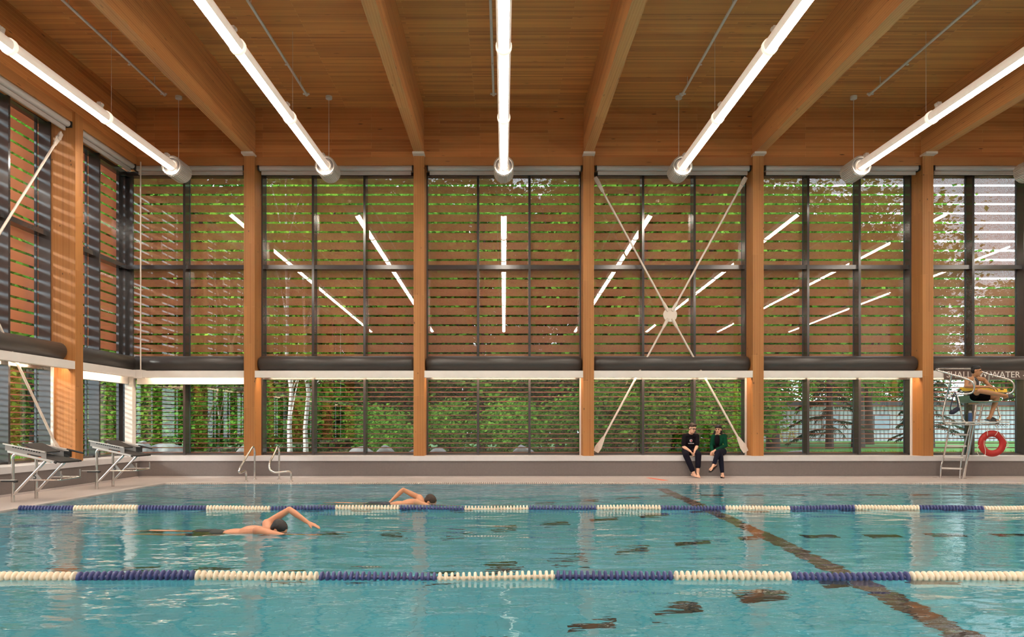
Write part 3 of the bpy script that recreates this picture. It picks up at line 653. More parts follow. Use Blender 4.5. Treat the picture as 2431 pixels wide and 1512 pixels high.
# ------------------------------------------------------------------ lane ropes of small discs
navy = plain('navy_float', (0.06,0.07,0.20), 0.35, var=0.08); cream = plain('cream_float', (0.80,0.69,0.54), 0.4, var=0.05)
def disc_mesh(name, mat): return MB().lathe([(.010, -.0235), (.017, -.0235), (.019, -.013), (.046, -.011), (.052, -.006), (.052, .006), (.046, .011), (.019, .013), (.017, .0235), (.010, .0235)], (0,0,0), (1,0,0), 18).mesh(name, mat, True)
dn, dc = disc_mesh('float_disc', navy), disc_mesh('float_disc', cream)
def rope(Y, x0, x1, edge, lab_, cap_n=300):
    r = root('lane_rope', (0, Y, WZ), lab_, 'lane rope', 'floating lane ropes')
    wave = lambda x: .006*math.sin(x*1.7+Y)+.004*math.sin(x*4.1)
    mk('cable', MB().tube([(x, Y, .0) for x in np.arange(x0, x1+.4, .5)], .006, 6), M['matte_steel'], r)
    xs = []; x = x0+.1
    while x < x1-.05: xs.append(x); x += .0478
    vis = [q for q in xs if -50 < CX+q*F/Y < 2480]; vis.sort(key=abs); near = set(vis[:cap_n]); rest = MB(); rest2 = MB()
    for q in xs:
        white = int(math.floor((q-edge)/.963)) % 2 == 0
        if q in near:
            o = put('float_disc', dc if white else dn, r, (q, random.uniform(-.004, .004), wave(q)+.012)); o.rotation_euler = (random.uniform(0, 6), random.uniform(-.06, .06), random.uniform(-.05, .05))
        else: (rest if white else rest2).lathe([(.02, -.02), (.051, -.012), (.051, .012), (.02, .02)], (q, Y, WZ+.012+wave(q)), (1,0,0), 8)
    for m_, mt in ((rest, cream), (rest2, navy)):
        if m_.v: o = mk('far_float_discs', m_, mt, r); o['kind'] = 'stuff'
rope(6.04, PX0, PX1, (470-CX)*6.04/F, 'navy and cream disc lane rope nearest the viewer')
rope(11.05, PX0, PX1, (795-CX)*11.05/F, 'navy and cream disc lane rope further away, between the two swimmers')

# ------------------------------------------------------------------ pool handrails
def smooth_path(pts, n=6):
    P = [Vector(p) for p in pts]; out = []
    for i in range(len(P)-1):
        p0, p1, p2, p3 = P[max(i-1, 0)], P[i], P[i+1], P[min(i+2, len(P)-1)]
        for k in range(n):
            t = k/n; out.append(.5*((2*p1)+(p2-p0)*t+(2*p0-5*p1+4*p2-p3)*t*t+(3*p1-p0-3*p2+p3)*t**3))
    return out+[P[-1]]
h1 = [(-5.70, y, z) for y, z in ((17.06,-.0), (17.06,.25), (17.06,.50), (17.06,.62), (17.03,.70), (16.97,.745), (16.90,.74), (16.80,.69), (16.55,.56), (16.30,.42), (16.12,.32), (16.06,.25), (16.10,.21), (16.2,.212), (16.38,.228), (16.47,.22), (16.50,.17), (16.50,.0))]
h2 = [(-5.14, 17.06, 0), (-5.14, 17.06, .25), (-5.14, 17.06, .50), (-5.14, 17.06, .62), (-5.14, 17.03, .70), (-5.14, 16.97, .745), (-5.14, 16.90, .74), (-5.13, 16.80, .69), (-5.12, 16.55, .56), (-5.12, 16.33, .44), (-5.10, 16.22, .34), (-5.06, 16.18, .26), (-4.99, 16.2, .215), (-4.92, 16.24, .21), (-4.78, 16.33, .225), (-4.71, 16.42, .215), (-4.69, 16.45, .16), (-4.69, 16.45, 0)]
for h, s in ((h1, 'left stainless steel pool grab rail in front of leftmost back column'), (h2, 'right stainless steel pool grab rail, clear of the column')):
    r = root('grab_rail', h[0], s, 'handrail', 'pool grab rails')
    mk('bent_tube', MB().tube(smooth_path(h, 4), .022, 12), M['steel'], r, True)
    for e in (h[0], h[-1]): mk('floor_flange', MB().lathe([(.024, 0), (.05, 0), (.05, .008), (.03, .016), (.024, .016)], e, (0,0,1), 16), M['steel'], r, True)

# ------------------------------------------------------------------ starting blocks
plate_m = plain('block_side_plate', (0.36,0.34,0.33), 0.32, 0.6, var=0.04); tread = plain('black_tread', (0.028,0.024,0.022), 0.75, var=0.2, scale=60)
orange = plain('orange_mark', (0.85,0.20,0.06), 0.5); gussetm = plain('number_plate_grey', (0.30,0.285,0.28), 0.4, 0.3)
def text_mesh(body, size, mat, ext=0.002):
    cu = bpy.data.curves.new('t', 'FONT'); cu.body = body; cu.size = size; cu.extrude = ext; cu.align_x = 'CENTER'; cu.align_y = 'CENTER'; cu.resolution_u = 3
    o = bpy.data.objects.new('t', cu); COL.objects.link(o); dg = bpy.context.evaluated_depsgraph_get(); me = bpy.data.meshes.new_from_object(o.evaluated_get(dg))
    bpy.data.objects.remove(o); me.materials.clear(); me.materials.append(mat); me.name = 'lettering'; return me
def start_block(dy, num, lab_):
    Y0, Y1 = 12.0+dy, 12.60+dy; r = root('starting_block', (-7.9, 12.3+dy, 0), lab_, 'starting block', 'numbered starting blocks')
    for y in (Y0, Y1):
        mk('frame_tube', MB().tube(smooth_path([(-7.90,y,0), (-7.90,y,.3), (-7.90,y,.62), (-7.90,y,.72), (-7.87,y,.765), (-7.80,y,.765), (-7.6,y,.725), (-7.28,y,.652)], 4), .024, 12), M['steel'], r, True)
        mk('diagonal_brace', MB().tube([(-7.89,y,.12), (-7.38,y,.655)], .022, 12), M['steel'], r, True)
        mk('floor_sleeve', MB().tube([(-7.90,y,0), (-7.90,y,.10)], .029, 14), M['steel'], r, True)
        mk('number_gusset', MB().prism([(-7.64,y-.005,.36), (-7.43,y-.005,.36), (-7.545,y-.005,.50)], (0,.010,0)), gussetm, r)
        s = -1 if y == Y0 else 1
        sp = mk('side_plate', MB().prism([(-8.02,y,.935), (-7.36,y,.80), (-7.36,y,.70), (-8.02,y,.835)], (0,-.012*s*-1,0)), plate_m, r)
        mk('rail', MB().prism([(-8.04,y+s*.012,.95), (-7.36,y+s*.012,.815), (-7.36,y+s*.012,.795), (-8.04,y+s*.012,.93)], (0,s*.03,0)).prism([(-7.97,y+s*.012,.835), (-7.20,y+s*.012,.66), (-7.20,y+s*.012,.628), (-7.97,y+s*.012,.80)], (0,s*.02,0)), M['matte_steel'], r)
        ho = MB()
        for k in range(11): x = -7.90+k*.042; z = .888-(x+7.90)*.205; ho.box(x, x+.026, y+s*.013, y+s*.016, z-.012, z+.008)
        ho.prism([(-7.66,y+s*.013,.785), (-7.44,y+s*.013,.74), (-7.44,y+s*.013,.72), (-7.66,y+s*.013,.76)], (0,s*.004,0)); mk('slot_holes', ho, M['black'], sp)
        for x in (-7.66, -7.49): mk('orange_stop', MB().box(x, x+.05, y+s*.013, y+s*.02, .835-(x+7.9)*.205-.05, .835-(x+7.9)*.205-.025), orange, sp)
        mk('end_cap', MB().tube([(-7.22,y+s*.02,.652), (-7.19,y+s*.02,.63)], .02, 10), M['black'], r)
    mk('platform', MB().prism([(-7.72,Y0+.005,.765), (-7.20,Y0+.005,.665), (-7.13,Y0+.005,.652), (-7.13,Y0+.005,.625), (-7.72,Y0+.005,.735)], (0,Y1-Y0-.01,0)), tread, r, label='black non-slip platform')
    mk('kick_plate', MB().prism([(-7.80,Y0+.04,.935), (-7.78,Y0+.04,.945), (-7.47,Y0+.04,.80), (-7.48,Y0+.04,.785)], (0,Y1-Y0-.08,0)), tread, r, label='raised black back plate')
    mk('grip', MB().tube([(-7.40,Y1+.03,.83), (-7.12,Y1+.03,.765)], .016, 10), M['black'], r, True)
    mk('grip_rail', MB().tube([(-7.75,Y1+.03,.90), (-7.40,Y1+.03,.83)], .014, 8), M['matte_steel'], r, True)
    mk('crank', MB().box(-7.43, -7.33, Y1-.01, Y1+.05, .70, .80), M['black'], r)
    mk('backstroke_bar', MB().tube(smooth_path([(-7.66,Y0,.355), (-7.30,Y0,.355), (-7.17,Y0+.01,.356), (-7.14,Y0+.08,.357), (-7.14,Y1-.08,.365), (-7.17,Y1-.01,.366), (-7.30,Y1,.366), (-7.66,Y1,.366)], 4), .012, 8), M['steel'], r, True)
    for y in (Y0+.03, Y1-.03): mk('backstroke_grip', MB().tube([(-7.145,y,.35), (-7.145,y,.50)], .011, 8), M['steel'], r, True)
    mk('sensor_arm', MB().box(-8.06, -7.85, Y0-.05, Y0-.025, .325, .35).lathe([(.0, 0), (.022, 0), (.022, .05), (.0, .05)], (-7.83, Y0-.06, .335), (0,1,0), 10), M['black'], r)
    mk('sensor_plate', MB().box(-8.16, -7.82, Y0-.06, Y0-.02, .352, .362), M['matte_steel'], r)
    t = put('block_number', text_mesh(num, .125, M['black'], .002), r, Vector((-7.545, Y0-.009, .41))-ORG[r.name]); t.rotation_euler = (PI/2, 0, 0); t['label'] = 'black figure '+num
start_block(0.0, '5', 'stainless steel starting block numbered 5, at the left edge'); start_block(2.47, '6', 'stainless steel starting block numbered 6, nearer the corner')

# ------------------------------------------------------------------ deck marks, sign
orl = plain('orange_paint', (0.80,0.13,0.05), 0.5)
a, b = U(1534, 1129.5, 17.55), U(1574, 1139.5, 16.75)
o = mk('deck_line', MB().prism([(a.x,17.55,.001), (a.x+.11,17.55,.001), (b.x+.11,16.72,.001), (b.x,16.72,.001)], (0,0,.003)), orl, org=(a.x, 17.2, 0)); tag(o, 'short orange line painted on the deck left of the seated man', 'floor line')
sg = root('wall_sign', (12.0, 17.72, 2.33), 'brown sign with white capitals behind the lifeguard', 'sign')
mk('board', MB().box(10.47, 13.4, 17.715, 17.742, 2.325, 2.545), plain('sign_brown', (0.115,0.075,0.062), 0.5), sg)
t = put('lettering', text_mesh('SHALLOW WATER -', .205, plain('sign_white', (0.75,0.68,0.62), 0.5), .002), sg); t.rotation_euler = (PI/2, 0, 0)
bb = [v.co.x for v in t.data.vertices]; w0 = max(bb)-min(bb); xa, xb = (2247.5-CX)*17.71/F, (2434-CX)*17.71/F; k = (xb-xa)/w0
t.scale = (k, 1, 1); t.location = Vector(((xa+xb)/2-(max(bb)+min(bb))/2*k, 17.711, 2.437))-ORG[sg.name]
t['label'] = 'white capitals reading SHALLOW WATER'

# ------------------------------------------------------------------ lifeguard chair
def Z(zx, zy, Y): return U(2200+zx*231/1247, 860+zy*231/1247, Y)       # point picked in a close view of the chair
lc = root('lifeguard_chair', (10.5, 17.4, 0), 'tall stainless steel lifeguard chair with ladder, at the right', 'lifeguard chair')
def chair_tube(name, pts, r=.021, sm=True): return mk(name, MB().tube(smooth_path(pts, 5) if sm else pts, r, 10), M['steel'], lc, True)
YN_, YF_, YB = 16.75, 17.45, 17.25
chair_tube('arm_rail', [Z(560,82,17.5), Z(300,82,17.3), Z(165,84,17.15), Z(122,95,17.1), Z(170,112,17.0), Z(310,155,16.9), Z(450,195,16.8), Z(540,225,16.72), Z(592,265,16.68), Z(610,320,16.68), Z(590,380,16.7), Z(530,402,16.75), Z(380,410,16.95), Z(262,415,17.1)])
chair_tube('arm_rail', [Z(560,82,17.5), Z(640,100,17.5), Z(800,155,17.35), Z(960,195,17.2), Z(1060,225,17.12), Z(1108,270,17.08), Z(1118,330,17.08), Z(1090,385,17.1), Z(1020,405,17.15)])
chair_tube('rear_upright', [Z(318,165,16.98), Z(290,300,17.03), Z(255,430,17.1), Z(215,620,17.12), Z(205,700,17.12), Z(225,770,17.12), Z(270,790,17.1), Z(400,792,17.0), Z(540,796,16.85)])
chair_tube('front_upright', [Z(380,412,16.95), Z(400,450,16.93), Z(425,560,16.9), Z(450,690,16.88), Z(480,755,16.86), Z(540,793,16.83), Z(700,797,16.82), Z(860,795,16.9), Z(920,780,17.0)])
chair_tube('far_upright', [Z(800,165,17.38), Z(790,240,17.40), Z(770,330,17.42)])
chair_tube('far_upright', [Z(905,560,17.3), Z(925,640,17.28), Z(942,700,17.25), Z(935,750,17.2)])
for a_, b_ in (((635,545,17.15), (605,765,17.15)), ((722,530,17.25), (665,765,17.3))): chair_tube('seat_post', [Z(*a_), Z(*b_)], .026, False)
mk('seat_bracket', MB().box(Z(620,520,17.1).x, Z(735,520,17.1).x, 16.98, 17.35, 1.725, 1.755), M['matte_steel'], lc)
green = plain('green_seat_plastic', (0.10,0.22,0.17), 0.5)
se = [Z(455,430,17.15), Z(462,470,17.15), Z(500,498,17.15), Z(600,506,17.15), Z(840,500,17.15)]
sm_ = MB(); pr = []
for i, p in enumerate(smooth_path(se, 4)): pr.append(p)
n_ = len(pr); sm_.add([p+Vector((0, dy, dz)) for dy, dz in ((-.27,0), (.27,0), (.27,-.022), (-.27,-.022)) for p in pr], [tuple([q*n_+i, q*n_+i+1, ((q+1) % 4)*n_+i+1, ((q+1) % 4)*n_+i]) for q in range(4) for i in range(n_-1)]+[(0, n_, 2*n_, 3*n_), (n_-1, 4*n_-1, 3*n_-1, 2*n_-1)])
mk('seat_shell', sm_, green, lc, True, label='green moulded seat')
p0, p1 = Z(280,765,17.1), Z(1010,765,17.1)
mk('platform', MB().prism([(p0.x,16.86,1.295), (p1.x-.25,16.72,1.295), (p1.x+.02,17.0,1.295), (p1.x-.05,17.4,1.295), (p0.x+.12,17.5,1.295)], (0,0,.028)), plain('platform_board', (0.55,0.50,0.45), 0.5), lc)
chair_tube('ladder_rail', [Z(298,795,17.35), Z(262,980,17.45), Z(215,1220,17.6), Z(185,1330,17.62), Z(176,1478,17.63)])
chair_tube('ladder_rail', [Z(560,800,17.15), Z(505,990,17.22), Z(455,1190,17.32), Z(435,1330,17.35), Z(424,1492,17.36)])
for q, yy in ((0, 17.0), (1, 17.12)): chair_tube('leg', [Z(610-q*35,800,yy), Z(540-q*15,1150,yy+.12), Z(462+q*14,1496,yy+.24)], .027)
for x0_, x1_, y_, ya, yb in ((375,540,918,17.4,17.18), (255,508,1062,17.46,17.24), (225,475,1207,17.52,17.3), (196,450,1350,17.6,17.34)):
    A, B = Z(x0_, y_, ya), Z(x1_, y_, yb); A.z = B.z = (A.z+B.z)/2; d = (B-A).normalized(); sd = Vector((-d.y, d.x, 0))*.06
    mk('tread', MB().prism([A-sd, B-sd, B+sd, A+sd], (0,0,-.035)), plain('tread_grey', (0.58,0.55,0.53), 0.5), lc)
for zx in (176, 424, 470): p = Z(zx, 1488, 17.4); mk('foot_plate', MB().lathe([(.0,0), (.05,0), (.05,.008), (.0,.008)], (p.x, 17.62 if zx == 176 else 17.36, 0), (0,0,1), 14), M['steel'], lc)
hk_ = MB()
for k in range(5): p = Z(860+k*36, 790, 16.98); hk_.tube([p, p+Vector((.05,0,-.07)), p+Vector((.10,.0,0))], .005, 5)
mk('wire_hooks', hk_, M['steel'], lc)
# ring buoy
rc = Z(838, 1040, 16.90); rr = root('ring_buoy', (rc.x, rc.y, rc.z), 'red ring buoy hanging under the lifeguard chair platform', 'ring buoy')
tor = MB()
tor.lathe([(.226+.074*math.cos(2*PI*k/14), .052*math.sin(2*PI*k/14)) for k in range(14)], rc, (0.12,1,0), 40, True)
mk('ring', tor, plain('red_buoy', (0.42,0.016,0.012), 0.55), rr, True)
cord = plain('cream_cord', (0.62,0.54,0.46), 0.8)
mk('grab_line', MB().tube(smooth_path([Z(930,895,16.83), Z(985,960,16.82), Z(1035,1030,16.83), Z(1042,1075,16.84), Z(1005,1100,16.83)], 5), .008, 6), cord, rr, True)
mk('grab_line', MB().tube(smooth_path([Z(670,1060,16.83), Z(645,1110,16.82), Z(655,1170,16.82), Z(700,1200,16.81), Z(745,1185,16.82), Z(752,1130,16.83), Z(735,1050,16.84), Z(740,1000,16.84)], 5), .006, 6), cord, rr, True)
mk('hanging_cord', MB().tube(smooth_path([Z(780,940,16.83), Z(780,880,16.83), Z(800,800,16.88), Z(870,790,16.88), Z(910,880,16.83), Z(875,940,16.83)], 5), .006, 6), cord, rr, True)
# hip pack on the upright, bottle on the platform
hp = root('hip_pack', Z(355,650,16.95), 'dark navy hip pack hanging by its strap from the chair', 'bag')
nv = plain('navy_nylon', (0.012,0.014,0.035), 0.7)
mk('pouch', MB().tube(smooth_path([Z(298,632,16.94), Z(330,640,16.93), Z(375,610,16.92), Z(405,590,16.92)], 4), [.03]+[.052]*11+[.045], 10), nv, hp, True)
mk('strap', MB().tube(smooth_path([Z(310,615,16.93), Z(305,575,16.93), Z(325,500,16.93), Z(350,400,16.94), Z(375,405,16.94), Z(395,500,16.93), Z(402,590,16.92)], 4), .011, 6), nv, hp, True)
wb = Z(557, 748, 17.05); bt = root('water_bottle', (wb.x, wb.y, 1.323), 'blue water bottle with grey lid standing on chair platform', 'bottle')
mk('body', MB().lathe([(.0, 0), (.038, 0), (.041, .01), (.041, .17), (.034, .20), (.0, .20)], (wb.x, wb.y, 1.323), (0,0,1), 18), plain('blue_bottle', (0.02,0.07,0.20), 0.3), bt, True)
mk('lid', MB().lathe([(.0, .20), (.031, .20), (.031, .235), (.02, .245), (.0, .245)], (wb.x, wb.y, 1.323), (0,0,1), 14), plain('grey_lid', (0.4,0.4,0.42), 0.4), bt, True)
rt = root('rescue_tube', Z(730, 350, 16.95), 'yellow foam rescue tube lying across the lifeguard lap', 'rescue tube')
yl = plain('yellow_foam', (0.83,0.52,0.045), 0.6)
A, B = Z(445, 345, 16.98), Z(1014, 362, 17.02); d = (B-A).normalized()
mk('foam_float', MB().prism([A+Vector((0,-.05,-.038)), A+Vector((0,-.035,.038)), A+Vector((0,.06,.045)), A+Vector((0,.07,-.035))], B-A), yl, rt)
mk('strap', MB().tube(smooth_path([Z(400,372,16.95), Z(430,385,16.93), Z(520,378,16.92), Z(600,365,16.9)], 4), .012, 6).tube([Z(400,372,16.95), Z(420,360,16.98), Z(450,350,17.0)], .016, 6), M['black'], rt)
mk('clip', MB().tube([Z(945,345,16.96), Z(985,347,16.96)], .012, 6), M['black'], rt)
# ------------------------------------------------------------------ people: one continuous skin each, clothes and hair as parts
def cap(a, ra, b, rb): return ('c', Vector(a), ra, Vector(b), rb)
def ell(c, r, B=None): return ('e', Vector(c), r, B)
def basis(fwd, up):
    f = Vector(fwd).normalized(); u = Vector(up); u = (u-f*u.dot(f)).normalized(); return (f.cross(u).normalized(), f, u)      # right, forward, up
def blob_mesh(name, parts, mat, voxel=.008, smooth=4, org=(0,0,0)):
    mb = MB()
    for p in parts:
        if p[0] == 'c':
            _, a, ra, b, rb = p; d = b-a; L = d.length
            if L < 1e-5: mb.sphere(a, max(ra, rb)); continue
            d /= L; prof = [(.001, -ra)]+[(ra*math.cos(t), ra*math.sin(t)) for t in (-1.2, -.8, -.4, 0)]+[(rb*math.cos(t), L+rb*math.sin(t)) for t in (0, .4, .8, 1.2)]+[(.001, L+rb)]
            mb.lathe(prof, a, d, 12)
        else:
            _, c, r, B = p; s = MB().sphere((0,0,0), 1.0, 16, 12); B = B or (Vector((1,0,0)), Vector((0,1,0)), Vector((0,0,1)))
            mb.add([c+B[0]*v[0]*r[0]+B[1]*v[1]*r[1]+B[2]*v[2]*r[2] for v in s.v], s.f)
    me = mb.mesh(name, mat, False, org); ob = bpy.data.objects.new('tmp', me); COL.objects.link(ob)
    m = ob.modifiers.new('r', 'REMESH'); m.mode = 'VOXEL'; m.voxel_size = voxel; m.use_smooth_shade = True
    s = ob.modifiers.new('s', 'SMOOTH'); s.factor = .5; s.iterations = smooth
    out = bpy.data.meshes.new_from_object(ob.evaluated_get(bpy.context.evaluated_depsgraph_get())); bpy.data.objects.remove(ob)
    out.name = name; out.materials.clear(); out.materials.append(mat); out.polygons.foreach_set('use_smooth', [True]*len(out.polygons)); return out
def blob(name, parts, mat, parent, voxel=.008, smooth=4, label=None):
    o = put(name, blob_mesh(name, parts, mat, voxel, smooth, ORG[parent.name]), parent)
    if label: o['label'] = label
    return o
def hand(w, f, n, thumb, curl=.5, k=1.0):
    """palm and five bent fingers; n is the way the palm faces, thumb the side it sits on"""
    f = Vector(f).normalized(); n = Vector(n); n = (n-f*n.dot(f)).normalized(); s = f.cross(n).normalized()
    if s.dot(Vector(thumb)) < 0: s = -s
    w = Vector(w); P = []
    for o_, L, r in ((.030, .072, .0092), (.010, .082, .0095), (-.010, .076, .0092), (-.028, .058, .0082)):
        kn = w+f*.088*k+s*o_*k*1.05; P.append(cap(w+f*.012+s*o_*.6, .016*k, kn, .0125*k)); p = kn; a = 0
        for q in (.45, .32, .23):
            a += curl; e = p+(f*math.cos(a)+n*math.sin(a))*L*q*k; P.append(cap(p, r*k, e, r*k*.9)); p = e
    b = w+f*.028*k+s*.030*k; m = b+(f*.62+s*.60+n*.35).normalized()*.042*k; P += [cap(w+f*.01, .016*k, b, .014*k), cap(b, .0125*k, m, .0105*k), cap(m, .0105*k, m+(f*.9+n*.4).normalized()*.032*k, .009*k)]
    return P
def foot(an, toe, r=.034):
    """heel, arch, ball and five toes"""
    an = Vector(an); toe = Vector(toe); d = (toe-an); d.z *= 1; L = d.length; d /= L; sd = d.cross(Vector((0,0,1))).normalized(); up = sd.cross(d)
    heel = an-d*.035-up*.045; ball = an+d*(L-.055)-up*.012
    P = [cap(an, .034, heel, .032), cap(heel, .030, ball+sd*.018, .022), cap(an, .032, ball-sd*.014, .024), cap(ball-sd*.02, .024, ball+sd*.026, .018)]
    for i in range(5): P.append(cap(ball+sd*(-.028+i*.014), .014, ball+sd*(-.032+i*.016)+d*(.058-.007*i), .0105-.0008*i))
    return P
def head_parts(c, B, k=1.0):
    r, f, u = B; c = Vector(c)
    return [ell(c+u*.028*k-f*.012*k, (.074*k, .094*k, .088*k), B), ell(c-u*.045*k+f*.022*k, (.057*k, .066*k, .075*k), B), cap(c-u*.095*k+f*.062*k-r*.012, .020*k, c-u*.095*k+f*.062*k+r*.012, .020*k),
            cap(c+u*.012*k+f*.086*k, .008*k, c-u*.028*k+f*.104*k, .013*k), cap(c-u*.030*k+f*.090*k-r*.014*k, .010*k, c-u*.030*k+f*.090*k+r*.014*k, .010*k), cap(c+u*.022*k+f*.076*k-r*.034*k, .014*k, c+u*.022*k+f*.076*k+r*.034*k, .014*k),
            cap(c-u*.062*k+f*.080*k-r*.018*k, .010*k, c-u*.062*k+f*.080*k+r*.018*k, .010*k), ell(c-r*.076*k-f*.006*k-u*.012*k, (.011*k, .020*k, .031*k), B), ell(c+r*.076*k-f*.006*k-u*.012*k, (.011*k, .020*k, .031*k), B)]
def face(parent, c, B, k=1.0, iris=None, lip=None):
    r, f, u = B; c = Vector(c); e = MB(); l = MB()
    for s in (-1, 1): e.sphere(c+r*s*.031*k+f*.082*k+u*.002*k, .0105*k, 8, 6)
    mk('eyes', e, M['black'], parent, True); br = MB()
    for s in (-1, 1): br.tube([c+r*s*.014*k+f*.0915*k+u*.022*k, c+r*s*.032*k+f*.090*k+u*.028*k, c+r*s*.050*k+f*.078*k+u*.022*k], [.004*k, .005*k, .003*k], 6)
    mk('eyebrows', br, iris, parent, True)
    mk('mouth', MB().tube([c-r*.022*k+f*.086*k-u*.062*k, c+f*.0925*k-u*.063*k, c+r*.022*k+f*.086*k-u*.062*k], [.003*k, .006*k, .003*k], 6), lip, parent, True)
def skin_mat(name, a):
    t = NT(name); n = t.noise(t.obj(), 14, 3); t.set(t.b, 'Base Color', t.ramp(n, [(0.3, c4(tuple(x*.9 for x in a))), (0.7, c4(a))])); t.b.inputs['Roughness'].default_value = .5
    t.b.inputs['Subsurface Weight'].default_value = .08; t.b.inputs['Subsurface Radius'].default_value = (.02, .008, .004); return t.m
skinA, skinB, skinC = skin_mat('skin_fair', (0.70,0.40,0.28)), skin_mat('skin_light', (0.66,0.37,0.25)), skin_mat('skin_tan', (0.47,0.225,0.11))
lipm = plain('lip', (0.42,0.16,0.13), 0.5); hairB = plain('brown_hair', (0.035,0.016,0.008), 0.6, var=0.4, scale=40); hairK = plain('black_hair', (0.008,0.007,0.007), 0.5, var=0.4, scale=40)
blackcloth = plain('black_cotton', (0.007,0.006,0.009), 0.9, spec=.1); navycloth = plain('navy_trousers', (0.009,0.008,0.015), 0.9, spec=.1); denim = plain('dark_denim', (0.010,0.011,0.022), 0.9, spec=.1); greencloth = plain('green_knit', (0.004,0.050,0.026), 0.9, var=.15, spec=.1)
def arm(sh, el, wr): return [cap(sh, .050, (Vector(sh)*.5+Vector(el)*.5), .045), cap((Vector(sh)+Vector(el))/2, .045, el, .035), cap(el, .036, Vector(el).lerp(Vector(wr), .3), .039), cap(Vector(el).lerp(Vector(wr), .3), .039, wr, .024)]
def leg(hp, kn, an): return [cap(hp, .085, kn, .055), cap(kn, .055, Vector(kn).lerp(Vector(an), .3), .055), cap(Vector(kn).lerp(Vector(an), .3), .055, an, .035)]
def torso(pel, ch, nk, shl, shr, B, k=1.0):
    pel, ch, nk, shl, shr = map(Vector, (pel, ch, nk, shl, shr)); mid = (pel+ch)/2
    return [ell(pel, (.155*k, .115*k, .115*k), B), ell(mid, (.130*k, .100*k, .15*k), B), ell(ch, (.150*k, .108*k, .165*k), B), cap(shl.lerp(shr, .08), .058*k, nk-Vector((0,0,.035)), .066*k), cap(shr.lerp(shl, .08), .058*k, nk-Vector((0,0,.035)), .066*k), cap(nk-Vector((0,0,.04)), .058*k, nk+Vector((0,0,.05)), .050*k)]
def P(zx, zy, Y): return U(1580+zx/9.45, 990+zy/9.45, Y)

